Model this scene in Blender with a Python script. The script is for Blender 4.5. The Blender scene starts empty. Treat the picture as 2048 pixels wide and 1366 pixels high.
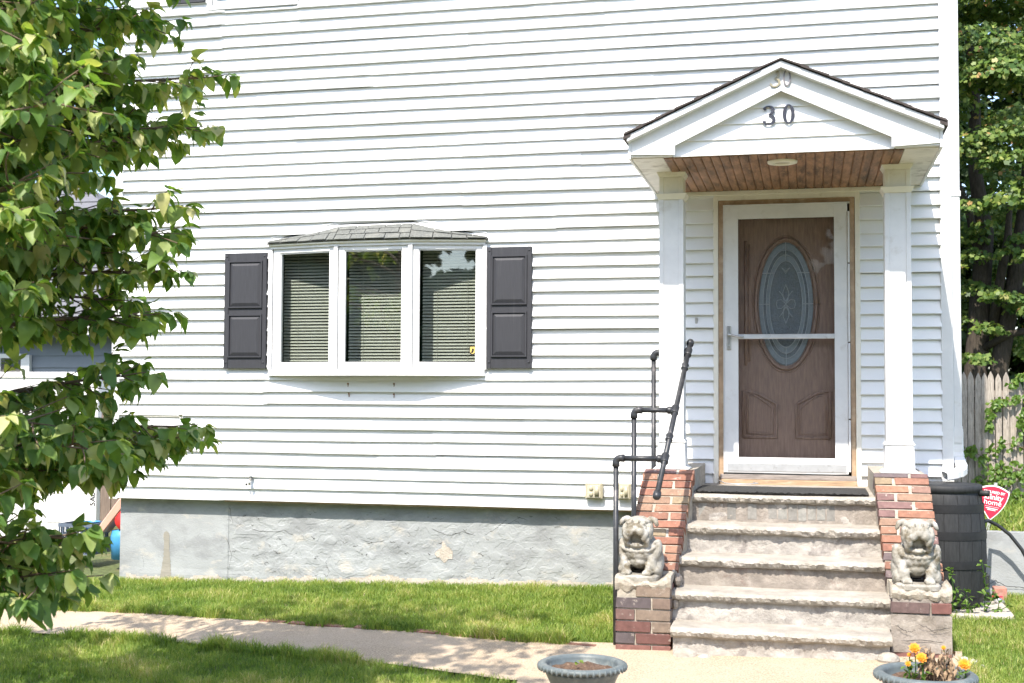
import bpy, bmesh, math, random
import numpy as np
from mathutils import Vector, Matrix, noise

# ------------------------------------------------------------------ camera, sky, sun, exposure
S = bpy.context.scene
C = S.collection
random.seed(7)
rng = np.random.default_rng(7)

cam_d = bpy.data.cameras.new('camera'); cam = bpy.data.objects.new('camera', cam_d); C.objects.link(cam)
S.camera = cam
cam_d.sensor_width = 36.0; cam_d.lens = 44.47; cam_d.clip_start = 0.1; cam_d.clip_end = 3000
yaw, pitch, roll = -0.22939, 0.04232, 0.0046
fw = Vector((math.sin(yaw)*math.cos(pitch), math.cos(yaw)*math.cos(pitch), math.sin(pitch)))
rt = Vector((math.cos(yaw), -math.sin(yaw), 0)); up = rt.cross(fw)
r2 = rt*math.cos(roll)+up*math.sin(roll); u2 = up*math.cos(roll)-rt*math.sin(roll)
CAM = Vector((0, -9.913, 0.897))
cam.matrix_world = Matrix(((r2.x, u2.x, -fw.x, CAM.x), (r2.y, u2.y, -fw.y, CAM.y), (r2.z, u2.z, -fw.z, CAM.z), (0, 0, 0, 1)))
cam_d.dof.use_dof = True; cam_d.dof.focus_distance = 9.6; cam_d.dof.aperture_fstop = 4.5

SUN = Vector((0.2, 1.0, -1.36)).normalized()
W = bpy.data.worlds.new('World'); S.world = W; W.use_nodes = True
wn = W.node_tree.nodes; wl = W.node_tree.links
sky = wn.new('ShaderNodeTexSky'); sky.sky_type = 'NISHITA'; sky.sun_disc = False
sky.sun_elevation = math.radians(53.1); sky.sun_rotation = math.atan2(-SUN.x, -SUN.y)
sky.air_density = 1.0; sky.dust_density = 1.4; sky.ozone_density = 0.8
bg = wn['Background']; bg.inputs['Strength'].default_value = 0.15
wl.new(sky.outputs['Color'], bg.inputs['Color'])
sun_d = bpy.data.lights.new('sun', 'SUN'); sun_d.energy = 3.1; sun_d.angle = math.radians(0.53); sun_d.color = (1.0, 0.93, 0.83)
sun = bpy.data.objects.new('sun', sun_d); C.objects.link(sun); sun.rotation_euler = SUN.to_track_quat('-Z', 'Y').to_euler()
sun.location = (-3, -14, 18)
vs = S.view_settings; vs.view_transform = 'Standard'; vs.look = 'None'; vs.exposure = 1.55; vs.gamma = 1.0; vs.use_curve_mapping = False
S.render.engine = 'CYCLES'
S.cycles.max_bounces = 8; S.cycles.diffuse_bounces = 5; S.cycles.transparent_max_bounces = 16
S.cycles.use_denoising = True
S.cycles.sample_clamp_indirect = 6.0

# ------------------------------------------------------------------ helpers
class MB:
    def __init__(self): self.v = []; self.f = []
    def add(self, vs_, fs):
        o = len(self.v); self.v += [tuple(p) for p in vs_]; self.f += [tuple(i+o for i in f) for f in fs]; return self
    def box(self, x0, x1, y0, y1, z0, z1):
        v = [(x0,y0,z0),(x1,y0,z0),(x1,y1,z0),(x0,y1,z0),(x0,y0,z1),(x1,y0,z1),(x1,y1,z1),(x0,y1,z1)]
        return self.add(v, [(0,3,2,1),(4,5,6,7),(0,1,5,4),(1,2,6,5),(2,3,7,6),(3,0,4,7)])
    def prism(self, pts, axis, a, b):
        n = len(pts)
        def mk(p, t):
            return {'y': (p[0], t, p[1]), 'x': (t, p[0], p[1]), 'z': (p[0], p[1], t)}[axis]
        v = [mk(p, a) for p in pts]+[mk(p, b) for p in pts]
        f = [tuple(range(n)), tuple(range(2*n-1, n-1, -1))]+[(i, i+n, (i+1) % n+n, (i+1) % n) for i in range(n)]
        return self.add(v, f)
    def tube(self, path, r, n=8, cap=True, flat=1.0):
        P = [Vector(p) for p in path]; rs = r if isinstance(r, (list, tuple)) else [r]*len(P)
        v = []; f = []; prev = None
        for i, p in enumerate(P):
            t = (P[min(i+1, len(P)-1)]-P[max(i-1, 0)])
            if t.length < 1e-9: t = Vector((0, 0, 1))
            t.normalize()
            if prev is None:
                a = Vector((0, 0, 1)) if abs(t.z) < .9 else Vector((0, 1, 0))
                u = t.cross(a).normalized()
            else:
                u = (prev-t*prev.dot(t)).normalized()
            prev = u; w = t.cross(u)
            for k in range(n):
                an = 2*math.pi*k/n; v.append(p+(u*math.cos(an)*flat+w*math.sin(an))*rs[i])
        for i in range(len(P)-1):
            for k in range(n):
                f.append((i*n+k, i*n+(k+1) % n, (i+1)*n+(k+1) % n, (i+1)*n+k))
        if cap: f += [tuple(range(n-1, -1, -1)), tuple(range((len(P)-1)*n, len(P)*n))]
        return self.add(v, f)
    def lathe(self, prof, c=(0, 0, 0), n=40):
        v = []; f = []
        for r, z in prof:
            for k in range(n):
                a = 2*math.pi*k/n; v.append((c[0]+r*math.cos(a), c[1]+r*math.sin(a), c[2]+z))
        for i in range(len(prof)-1):
            for k in range(n):
                f.append((i*n+k, i*n+(k+1) % n, (i+1)*n+(k+1) % n, (i+1)*n+k))
        return self.add(v, f)
    def ball(self, c, r, rot=(0, 0, 0), nu=14, nv=9):
        c = Vector(c); r = r if isinstance(r, (tuple, list)) else (r, r, r)
        from mathutils import Euler
        R = Euler(rot).to_matrix(); v = []; f = []
        for j in range(nv+1):
            th = math.pi*j/nv
            for k in range(nu):
                ph = 2*math.pi*k/nu
                v.append(c+R @ Vector((r[0]*math.sin(th)*math.cos(ph), r[1]*math.sin(th)*math.sin(ph), r[2]*math.cos(th))))
        for j in range(nv):
            for k in range(nu):
                f.append((j*nu+k, (j+1)*nu+k, (j+1)*nu+(k+1) % nu, j*nu+(k+1) % nu))
        return self.add(v, f)
    def mesh(self, name, smooth=False, bevel=0):
        me = bpy.data.meshes.new(name); me.from_pydata(self.v, [], self.f)
        bm = bmesh.new(); bm.from_mesh(me)
        bmesh.ops.remove_doubles(bm, verts=bm.verts, dist=1e-5)
        bmesh.ops.recalc_face_normals(bm, faces=bm.faces)
        if bevel: bmesh.ops.bevel(bm, geom=[e for e in bm.edges if len(e.link_faces) == 2 and e.calc_face_angle(0) > .5], offset=bevel, segments=1, affect='EDGES')
        for fc in bm.faces: fc.smooth = smooth
        bm.to_mesh(me); bm.free(); return me
    def build(self, name, m, parent=None, smooth=False, bevel=0):
        return put(name, self.mesh(name, smooth, bevel), m, parent)

def put(name, me, m, parent=None):
    if m is not None and not me.materials: me.materials.append(m)
    o = bpy.data.objects.new(name, me); C.objects.link(o)
    if parent is not None: o.parent = parent
    return o
def tag(o, label=None, cat=None, group=None, kind=None):
    if label: o['label'] = label
    if cat: o['category'] = cat
    if group: o['group'] = group
    if kind: o['kind'] = kind
    return o
def empty(name, label, cat, loc=(0, 0, 0), group=None):
    o = bpy.data.objects.new(name, None); C.objects.link(o); o.location = loc; o.empty_display_size = .2
    return tag(o, label, cat, group)
def box(name, m, parent, x0, x1, y0, y1, z0, z1, bevel=0.003):
    return MB().box(x0, x1, y0, y1, z0, z1).build(name, m, parent, bevel=bevel)
def copy_tree(o, parent=None):
    c = o.copy(); C.objects.link(c); c.parent = parent
    for ch in list(o.children): copy_tree(ch, c)
    return c
def nz(x, y, z, s=1.0): return noise.noise(Vector((x*s, y*s, z*s)))
def text(name, body, m, parent, loc, size, rot=(math.pi/2, 0, 0), ext=.0006, align='CENTER', bold=0.0, sx=1.0):
    cu = bpy.data.curves.new(name, 'FONT'); cu.body = body; cu.size = size; cu.extrude = ext; cu.align_x = align; cu.align_y = 'CENTER'; cu.offset = bold
    cu.materials.append(m); o = bpy.data.objects.new(name, cu); C.objects.link(o); o.parent = parent
    bpy.context.view_layer.update(); me = bpy.data.meshes.new_from_object(o.evaluated_get(bpy.context.evaluated_depsgraph_get())); bpy.data.objects.remove(o)
    if not me.materials: me.materials.append(m)
    o = bpy.data.objects.new(name, me); C.objects.link(o); o.parent = parent
    o.location = loc; o.rotation_euler = rot; o.scale = (sx, 1, 1); return o

# ------------------------------------------------------------------ materials
def mat(name, col, rough=.6, var=.12, scale=6, detail=4, bump=0., bscale=60, spec=.4, spots=None, metal=0., objcol=False, coat=0., stretch=None, bdist=.004, spots2=None):
    m = bpy.data.materials.new(name); m.use_nodes = True; nt = m.node_tree; n = nt.nodes; l = nt.links
    b = n['Principled BSDF']; b.inputs['Roughness'].default_value = rough; b.inputs['Metallic'].default_value = metal
    b.inputs['Specular IOR Level'].default_value = spec; b.inputs['Coat Weight'].default_value = coat
    g = n.new('ShaderNodeNewGeometry'); src = g.outputs['Position']
    if stretch:
        mp = n.new('ShaderNodeMapping'); mp.inputs['Scale'].default_value = stretch; l.new(src, mp.inputs['Vector']); src = mp.outputs['Vector']
    t = n.new('ShaderNodeTexNoise'); t.inputs['Scale'].default_value = scale; t.inputs['Detail'].default_value = detail; t.inputs['Roughness'].default_value = .6
    l.new(src, t.inputs['Vector'])
    r = n.new('ShaderNodeMapRange'); r.inputs['From Min'].default_value = .3; r.inputs['From Max'].default_value = .7
    r.inputs['To Min'].default_value = 1-var; r.inputs['To Max'].default_value = 1+var; l.new(t.outputs['Fac'], r.inputs['Value'])
    mul = n.new('ShaderNodeMix'); mul.data_type = 'RGBA'; mul.blend_type = 'MULTIPLY'; mul.inputs['Factor'].default_value = 1
    if objcol:
        oi = n.new('ShaderNodeObjectInfo'); l.new(oi.outputs['Color'], mul.inputs['A'])
    else: mul.inputs['A'].default_value = (*col, 1)
    l.new(r.outputs['Result'], mul.inputs['B']); out = mul.outputs['Result']
    for sp in (spots, spots2):
        if not sp: continue
        sc, c2, lo, hi = sp[:4]
        t2 = n.new('ShaderNodeTexNoise'); t2.inputs['Scale'].default_value = sc; t2.inputs['Detail'].default_value = 6; t2.inputs['Roughness'].default_value = .65
        ad = n.new('ShaderNodeVectorMath'); ad.inputs[1].default_value = (3.1*sc, 7.7, 1.3); l.new(src, ad.inputs[0]); l.new(ad.outputs[0], t2.inputs['Vector'])
        r3 = n.new('ShaderNodeMapRange'); r3.inputs['From Min'].default_value = lo; r3.inputs['From Max'].default_value = hi; l.new(t2.outputs['Fac'], r3.inputs['Value'])
        mx = n.new('ShaderNodeMix'); mx.data_type = 'RGBA'; l.new(r3.outputs['Result'], mx.inputs['Factor']); l.new(out, mx.inputs['A']); mx.inputs['B'].default_value = (*c2, 1); out = mx.outputs['Result']
    l.new(out, b.inputs['Base Color'])
    if bump:
        t4 = n.new('ShaderNodeTexNoise'); t4.inputs['Scale'].default_value = bscale; t4.inputs['Detail'].default_value = 5; t4.inputs['Roughness'].default_value = .68; t4.inputs['Detail'].default_value = 8; l.new(src, t4.inputs['Vector'])
        bp = n.new('ShaderNodeBump'); bp.inputs['Strength'].default_value = bump; bp.inputs['Distance'].default_value = bdist
        l.new(t4.outputs['Fac'], bp.inputs['Height']); l.new(bp.outputs['Normal'], b.inputs['Normal'])
    return m
def glass(name, tint=(1, 1, 1), refl=1.0):
    m = bpy.data.materials.new(name); m.use_nodes = True; nt = m.node_tree; n = nt.nodes; l = nt.links
    n.remove(n['Principled BSDF']); o = n['Material Output']
    tr = n.new('ShaderNodeBsdfTransparent'); tr.inputs['Color'].default_value = (*tint, 1)
    gl = n.new('ShaderNodeBsdfGlossy'); gl.inputs['Roughness'].default_value = .015
    fr = n.new('ShaderNodeLayerWeight'); fr.inputs['Blend'].default_value = .5
    pw = n.new('ShaderNodeMath'); pw.operation = 'POWER'; pw.inputs[1].default_value = 5; l.new(fr.outputs['Facing'], pw.inputs[0])
    mu = n.new('ShaderNodeMath'); mu.operation = 'MULTIPLY_ADD'; mu.inputs[1].default_value = .95*refl; mu.inputs[2].default_value = .05*refl; l.new(pw.outputs[0], mu.inputs[0])
    mx = n.new('ShaderNodeMixShader'); l.new(mu.outputs[0], mx.inputs[0]); l.new(tr.outputs[0], mx.inputs[1]); l.new(gl.outputs[0], mx.inputs[2]); l.new(mx.outputs[0], o.inputs['Surface'])
    return m
def leafmat(name, cols, trans=.35, rough=.45, attr='rnd', spec=.35):
    m = bpy.data.materials.new(name); m.use_nodes = True; nt = m.node_tree; n = nt.nodes; l = nt.links
    b = n['Principled BSDF']; b.inputs['Roughness'].default_value = rough; b.inputs['Specular IOR Level'].default_value = spec
    if attr == 'obj':
        a = n.new('ShaderNodeObjectInfo'); src = a.outputs['Random']
    else:
        a = n.new('ShaderNodeAttribute'); a.attribute_name = attr; src = a.outputs['Fac']
    cr = n.new('ShaderNodeValToRGB'); e = cr.color_ramp.elements
    for i, (p, c) in enumerate(cols):
        if i < 2: e[i].position = p; e[i].color = (*c, 1)
        else: x = e.new(p); x.color = (*c, 1)
    l.new(src, cr.inputs['Fac'])
    g = n.new('ShaderNodeNewGeometry'); t = n.new('ShaderNodeTexNoise'); t.inputs['Scale'].default_value = 25; l.new(g.outputs['Position'], t.inputs['Vector'])
    r = n.new('ShaderNodeMapRange'); r.inputs['To Min'].default_value = .7; r.inputs['To Max'].default_value = 1.3; l.new(t.outputs['Fac'], r.inputs['Value'])
    mul = n.new('ShaderNodeMix'); mul.data_type = 'RGBA'; mul.blend_type = 'MULTIPLY'; mul.inputs['Factor'].default_value = 1
    l.new(cr.outputs['Color'], mul.inputs['A']); l.new(r.outputs['Result'], mul.inputs['B']); l.new(mul.outputs['Result'], b.inputs['Base Color'])
    tl = n.new('ShaderNodeBsdfTranslucent'); bc = n.new('ShaderNodeMix'); bc.data_type = 'RGBA'; bc.blend_type = 'MULTIPLY'; bc.inputs['Factor'].default_value = 1
    l.new(mul.outputs['Result'], bc.inputs['A']); bc.inputs['B'].default_value = (1.5, 1.5, .6, 1); l.new(bc.outputs['Result'], tl.inputs['Color'])
    mx = n.new('ShaderNodeMixShader'); mx.inputs[0].default_value = trans; l.new(b.outputs[0], mx.inputs[1]); l.new(tl.outputs[0], mx.inputs[2]); l.new(mx.outputs[0], n['Material Output'].inputs['Surface'])
    return m

VINYL = mat('vinyl', (.74, .745, .745), .42, .03, 3, bump=.12, bscale=14, bdist=.004, spots=(1.3, (.66, .655, .63), .54, .8), spots2=(5, (.60, .585, .54), .66, .85))
WHITE = mat('white_paint', (.63, .635, .635), .5, .05, 8, bump=.08, spots=(9, (.50, .485, .45), .58, .78), spots2=(2.5, (.70, .70, .69), .5, .7))
CREAM = mat('cream_paint', (.74, .71, .62), .5, .06, 8, spots=(12, (.55, .50, .38), .58, .8))
TRIMBROWN = mat('trim_brown', (.36, .25, .16), .65, .25, 10, bump=.2, spots=(9, (.55, .43, .30), .5, .75))
BAREWOOD = mat('bare_wood', (.36, .25, .155), .7, .25, 7, stretch=(1, 4, 8), bump=.15, spots=(6, (.45, .37, .28), .55, .7))
GREYWOOD = mat('grey_wood', (.24, .21, .19), .75, .35, 10, stretch=(1, 4, 10), bump=.3, bscale=40)
SOFFITWOOD = mat('soffit_wood', (.30, .165, .095), .6, .35, 9, stretch=(3, .6, 1), bump=.35, bscale=35, spots=(4.5, (.10, .06, .04), .46, .66), spots2=(16, (.42, .28, .18), .60, .75))
SOFFITWHITE = mat('soffit_white', (.66, .63, .58), .6, .12, 6, bump=.3, spots=(7, (.34, .30, .25), .54, .7))
DOORWOOD = mat('door_wood', (.30, .212, .168), .5, .22, 22, stretch=(3, 3, .35), bump=.2, bscale=50)
ALUM = mat('aluminium', (.62, .63, .64), .35, .1, 12, metal=.6, spots=(20, (.4, .4, .4), .6, .75))
STEEL = mat('steel', (.50, .49, .47), .3, .1, 20, metal=.9)
IRON = mat('pipe_black', (.034, .036, .040), .42, .25, 30, metal=.25, bump=.15, bscale=90, spots=(14, (.13, .12, .12), .56, .75))
SHUT = mat('shutter_grey', (.030, .031, .037), .62, .14, 30, stretch=(3, 1, .25), bump=.35, bscale=60, bdist=.003, spots=(5, (.06, .06, .065), .60, .8))
STUCCO = mat('stucco', (.30, .315, .32), .85, .12, 4, detail=8, bump=.5, bscale=70, bdist=.006, stretch=(.8, 1, 1.4), spots=(3.2, (.235, .245, .25), .48, .62), spots2=(5.0, (.39, .375, .345), .57, .68))
STAIN = mat('stain_tan', (.25, .235, .20), .85, .12, 30, bump=.4, bscale=70, stretch=(.3, 1, 2.5))
PATCH = mat('patch_cream', (.42, .37, .315), .85, .16, 14, bump=.8, bscale=60, bdist=.01, spots=(16, (.46, .43, .39), .5, .7))
MORTAR = mat('mortar', (.36, .325, .27), .9, .25, 25, bump=.8, bscale=90, bdist=.01)
PARGE = mat('parge', (.25, .22, .19), .9, .25, 9, bump=.8, bscale=45, bdist=.012, spots=(8, (.36, .325, .285), .52, .66), spots2=(5, (.17, .115, .095), .60, .72))
BRICK = mat('brick', (.4, .2, .15), .8, .22, 30, objcol=True, bump=.5, bscale=120, spots=(26, (.38, .335, .29), .60, .74))
STONE = mat('step_stone', (.345, .315, .27), .85, .2, 9, bump=1., bscale=42, bdist=.018, spots=(5, (.43, .40, .36), .5, .68), spots2=(13, (.25, .215, .17), .60, .75))
RISER = mat('riser', (.36, .335, .305), .9, .22, 14, bump=.9, bscale=50, bdist=.012, spots=(9, (.22, .20, .185), .54, .66), spots2=(6, (.45, .425, .385), .55, .7))
CONC = mat('statue_stone', (.29, .275, .24), .85, .22, 16, bump=.6, bscale=140, spots=(12, (.13, .11, .075), .48, .64), spots2=(9, (.38, .37, .345), .54, .66))
PATHM = mat('path', (.36, .285, .20), .9, .40, 100, detail=2, bump=.7, bscale=170, bdist=.005, spots=(1.6, (.41, .33, .245), .45, .7), spots2=(70, (.24, .16, .11), .60, .68))
SLABM = mat('slab', (.38, .345, .30), .9, .15, 14, bump=.6, bscale=60, spots=(22, (.3, .28, .26), .62, .7))
SHINGLE = mat('shingle_green', (.125, .13, .12), .9, .3, 60, bump=.6, bscale=260, spots=(9, (.19, .19, .17), .5, .7))
SHINGLEB = mat('shingle_brown', (.055, .045, .042), .9, .3, 60, bump=.6, bscale=200)
BARREL = mat('barrel_black', (.028, .029, .031), .6, .25, 40, spec=.25, stretch=(2, 2, .3), bump=.3, bscale=60)
BLACKBAND = mat('band_black', (.013, .013, .015), .55, .2, 30)
RUBBER = mat('rubber', (.02, .022, .023), .55, .2, 30)
MAT = mat('doormat', (.035, .035, .034), .9, .4, 120, bump=.9, bscale=200, spots=(60, (.22, .21, .18), .66, .74))
SOIL = mat('soil', (.12, .075, .05), .95, .5, 45, bump=1., bscale=60, bdist=.02, spots=(40, (.28, .2, .14), .58, .68))
POT = mat('pot_grey', (.095, .115, .12), .5, .18, 20, bump=.15, spots=(14, (.19, .205, .19), .52, .72))
BLIND = mat('blind_cream', (.50, .48, .415), .5, .03, 10)
ROOM = mat('room_dark', (.10, .10, .095), .9, .2, 2)
GREYSIDE = mat('neighbour_siding', (.17, .195, .225), .7, .06, 3)
GREYROOF = mat('neighbour_shingle', (.13, .13, .142), .9, .2, 20, bump=.3)
DARKWOOD = mat('dark_fence', (.17, .13, .105), .85, .3, 14, stretch=(4, 4, .4), bump=.4)
PICKET = mat('picket_grey', (.33, .29, .25), .9, .3, 22, stretch=(4, 4, .5), bump=.6, bscale=45, spots=(30, (.16, .14, .12), .56, .68))
BARK = mat('bark', (.075, .06, .047), .9, .35, 16, stretch=(3, 3, .6), bump=1., bscale=24, bdist=.03)
TWIG = mat('twig', (.16, .11, .075), .85, .3, 30, bump=.4)
RED = mat('sign_red', (.58, .025, .06), .45, .05, 10)
SIGNWHITE = mat('sign_white', (.82, .80, .80), .45, .03, 10)
BLUE = mat('plastic_blue', (.06, .26, .50), .4, .08, 10)
CRATE = mat('crate_grey', (.10, .125, .17), .5, .1, 10)
TUBRED = mat('tub_red', (.55, .03, .03), .4, .08, 10)
LBRICK = mat('loose_brick', (.36, .17, .13), .85, .25, 30, bump=.4, spots=(20, (.42, .33, .29), .5, .7))
TUBPEACH = mat('tub_peach', (.52, .30, .23), .45, .06, 10)
LENS = mat('lens_cream', (.40, .365, .26), .35, .05, 20, coat=.3)
LENSW = mat('lens_clear', (.47, .44, .35), .25, .08, 30, coat=.4)
NUMCREAM = mat('number_cream', (.27, .245, .17), .4, .1, 20)
NUMDARK = mat('number_black', (.03, .032, .045), .35, .3, 80, spots=(140, (.3, .3, .34), .62, .72))
NUMGREY = mat('number_grey', (.16, .15, .16), .4, .2, 40)
GOLD = mat('gold', (.62, .44, .13), .4, .1, 40)
BLACK = mat('black', (.02, .02, .02), .5, .1, 30)
LEAD = mat('lead_came', (.42, .47, .50), .35, .1, 30, metal=.3)
OVALG = mat('oval_glass', (.135, .165, .185), .12, .35, 90, bump=.7, bscale=70, bdist=.01, spec=.7)
OVALB = mat('oval_band', (.24, .285, .31), .2, .15, 60, bump=.4, bscale=120, spec=.7)
GLASS = glass('window_glass', (.86, .89, .88), 2.2)
SCREEN = glass('storm_glass', (.88, .88, .88), .2)
PETAL = mat('petal', (.66, .235, .008), .6, .2, 60, spots=(40, (.50, .12, .008), .52, .68))
ROCKW = mat('white_rock', (.42, .40, .375), .85, .12, 30, bump=.5)
DOGLEAF = leafmat('dogwood_leaf', [(0, (.075, .15, .035)), (.35, (.13, .23, .05)), (.68, (.22, .31, .075)), (.88, (.36, .40, .15)), (1., (.52, .49, .26))], .45, .48, 'obj', .4)
DOGLEAF2 = leafmat('dogwood_leaf_mass', [(0, (.075, .15, .035)), (.35, (.13, .23, .05)), (.68, (.22, .31, .075)), (.88, (.36, .40, .15)), (1., (.52, .49, .26))], .45, .48, 'rnd', .4)
MAPLE = leafmat('maple_leaf', [(0, (.035, .08, .018)), (.4, (.085, .15, .030)), (.78, (.19, .25, .055)), (.96, (.34, .33, .12)), (1., (.42, .24, .10))], .30, .5)
FARLEAF = leafmat('far_leaf', [(0, (.02, .05, .014)), (.6, (.045, .085, .022)), (1., (.09, .13, .035))], .25, .55)
GRASS = leafmat('grass', [(0, (.09, .16, .028)), (.35, (.18, .27, .050)), (.70, (.29, .35, .085)), (.92, (.44, .42, .16)), (1., (.56, .48, .27))], .38, .5, 'rnd', .3)
IVY = leafmat('ivy_leaf', [(0, (.05, .12, .02)), (.6, (.12, .20, .035)), (1., (.26, .28, .05))], .3, .4)

# ------------------------------------------------------------------ ground
def gz(x, y):
    xx = max(-9., min(x, 4.)); s = -.584+.024*xx
    if y > 0: s += .02*min(y, 4)
    elif y > -4: s += .06*y
    else: s += -.24+.02*max(y+4, -8)
    return s
def sheet(name, xs, ys, fz, m, kind='structure'):
    v = [(x, y, fz(x, y)) for y in ys for x in xs]; nx = len(xs)
    f = [(j*nx+i, j*nx+i+1, (j+1)*nx+i+1, (j+1)*nx+i) for j in range(len(ys)-1) for i in range(nx-1)]
    o = MB().add(v, f).build(name, m, None, smooth=True); o['kind'] = kind; return o
GROUND = mat('lawn_soil', (.085, .105, .035), .95, .35, 18, bump=.6, bscale=40, bdist=.02, spots=(2.5, (.15, .13, .06), .52, .7))
sheet('ground', [-1500, -300, -60, -20]+[-10+.5*i for i in range(31)]+[8, 20, 60, 300, 1500],
      [-1500, -300, -60, -20]+[-12+.5*i for i in range(33)]+[8, 20, 60, 300, 1500], lambda x, y: gz(x, y), GROUND)
up_e = [(-9, -1.10), (-6.13, -1.15), (-4.81, -1.21), (-4.1, -1.33), (-3.51, -1.45), (-2.73, -1.56), (-1.8, -1.77), (-1.19, -1.88)]
lo_e = [(-9, -1.82), (-5.64, -1.84), (-4.39, -1.96), (-3.57, -2.14), (-2.81, -2.31), (-2.1, -2.52), (-1.72, -2.66)]
def interp(pl, x):
    for a, b in zip(pl, pl[1:]):
        if a[0] <= x <= b[0]: return a[1]+(b[1]-a[1])*(x-a[0])/(b[0]-a[0])
    return pl[0][1] if x < pl[0][0] else pl[-1][1]
WL, WR = -1.60, .87
def on_path(x, y, pad=0.):
    if x < -1.0 and interp(lo_e, x)+pad < y < interp(up_e, x)-pad and x > -9: return True
    wl_ = WL-.15*max(0, y+3.0) if y > -3 else WL
    return wl_+pad < x < WR+.04*math.sin(y*3)-pad and y < -1.75
def path_mesh():
    mb = MB(); N = 90; L = []; 
    for i in range(N+1):
        x = -9+(9-1.1)*i/N; a = interp(lo_e, x); b = interp(up_e, x); e = .02*nz(x, 0, 3, 5)
        L.append([(x, a+(b-a)*k/6+(e if k in (0, 6) else 0), gz(x, a+(b-a)*k/6)+.022+.004*nz(x, k, 0, 2)) for k in range(7)])
    v = [p for r in L for p in r]; f = [(i*7+k, (i+1)*7+k, (i+1)*7+k+1, i*7+k+1) for i in range(N) for k in range(6)]
    mb.add(v, f)
    M_ = 40; L = []
    for j in range(M_+1):
        y = -1.76-(8.5)*j/M_
        row = []
        for k in range(13):
            x0 = WL-.15*max(0, y+3.0) if y > -3 else WL
            x0 = max(x0, -1.78) if y > -2.6 else x0
            x = x0+(WR+.04*math.sin(y*3)-x0)*k/12
            row.append((x, y, gz(x, y)+.026+.004*nz(x, y, 0, 2)))
        L.append(row)
    v = [p for r in L for p in r]; f = [(j*13+k, (j+1)*13+k, (j+1)*13+k+1, j*13+k+1) for j in range(M_) for k in range(12)]
    return mb.add(v, f)
tag(path_mesh().build('path', PATHM, None, smooth=True), kind='structure')
RZ = -.12
sheet('raised_yard', [1.10, 1.5, 2, 3, 4.5, 8, 20], [.10, .5, 1, 1.6, 2.4, 4, 8, 20], lambda x, y: RZ+.03*nz(x, y, 0)+.02*min(y, 4), GROUND)

# ------------------------------------------------------------------ house
U = .1016
house = empty('house', 'two storey house with white vinyl siding and grey stucco foundation', 'house', (-2.4, 0, -.65))
def H(o):
    o.parent = house; o.matrix_parent_inverse = Matrix.Translation((2.4, 0, .65)); return o
def hbox(name, m, *a, **k): return H(box(name, m, None, *a, **k))
X0, X1, ZTOP = -5.80, .978, 5.69
OPEN = [(-4.405, -2.53, 1.05, 2.17), (-.70, .39, .14, 2.46), (-5.01, -4.18, 4.19, 5.55)]
def course_strip(mb, x0, x1, n, zlo, zhi, seed, dy, dz=0., bf=1.):
    zb, zt = n*U, (n+1)*U
    a, b = max(zb, zlo), min(zt, zhi)
    if b-a < .004 or x1-x0 < .01: return
    k = max(2, int((x1-x0)/.28)); v = []; f = []
    for i in range(k+1):
        x = x0+(x1-x0)*i/k
        wz = dz+.0045*nz(x*.8+seed, n*.7, 1.0); wy = .0035*nz(x*.9, n*.9+seed, 5.)
        bt = bf*(.034+.005*nz(x*.6, n*1.3, 9.)+.004*math.sin(n*2.3))
        ya = -(bt+dy+wy)+(bt-.004)*(a-zb)/U; yb = -(bt+dy+wy)+(bt-.004)*(b-zb)/U
        v += [(x, .006, a+wz), (x, ya, a+wz), (x, ya-.0005, a+.006+wz), (x, yb, b+wz+.001)]
    for i in range(k):
        for j in range(3): f.append((i*4+j, (i+1)*4+j, (i+1)*4+j+1, i*4+j+1))
    for e in (0, k): f.append((e*4, e*4+1, e*4+2, e*4+3))
    mb.add(v, f)
SEAM = {0: [-4.84], 1: [-3.44, .55], 2: [-2.97], 3: [-2.2], 4: [-4.45], 5: [], 6: [], 7: [], 8: [], 9: [], 10: [], 11: [-1.98], 12: [-2.73], 13: [-5.55, -1.78], 14: [-2.73, -1.4], 15: [-4.2, -1.72], 16: [-4.55, -1.2], 17: [-3.53], 18: [-2.72, -5.2], 19: [-1.6, -4.9], 20: [-4.88, -2.2], 21: [-3.0], 22: [-1.2, -4.0], 23: [-2.5], 24: [-3.4], 25: [-1.9], 26: [-3.9], 27: [-2.4]}
for row in range(28):
    zlo, zhi = row*2*U, (row+1)*2*U
    cuts = sorted({X0, X1, *SEAM.get(row, []), *[o[0] for o in OPEN if o[2] < zhi and o[3] > zlo], *[o[1] for o in OPEN if o[2] < zhi and o[3] > zlo]})
    for i, (a, b) in enumerate(zip(cuts, cuts[1:])):
        mid = (a+b)/2; spans = [(zlo, zhi)]
        for o in OPEN:
            if o[0] < mid < o[1] and o[2] < zhi and o[3] > zlo:
                spans = [s for s in ((zlo, min(zhi, o[2])), (max(zlo, o[3]), zhi)) if s[1]-s[0] > .004]
        mb = MB(); ov = .03 if (b in SEAM.get(row, [])) else 0; pdz = random.uniform(-.005, .005); pbf = random.uniform(.82, 1.22)
        for s in spans:
            for n in (2*row, 2*row+1): course_strip(mb, a, b+ov, n, s[0], s[1], row*3.7+i*11, .0045*(i % 2), pdz, pbf)
        if mb.v: H(mb.build('siding_panel', VINYL))
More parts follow.
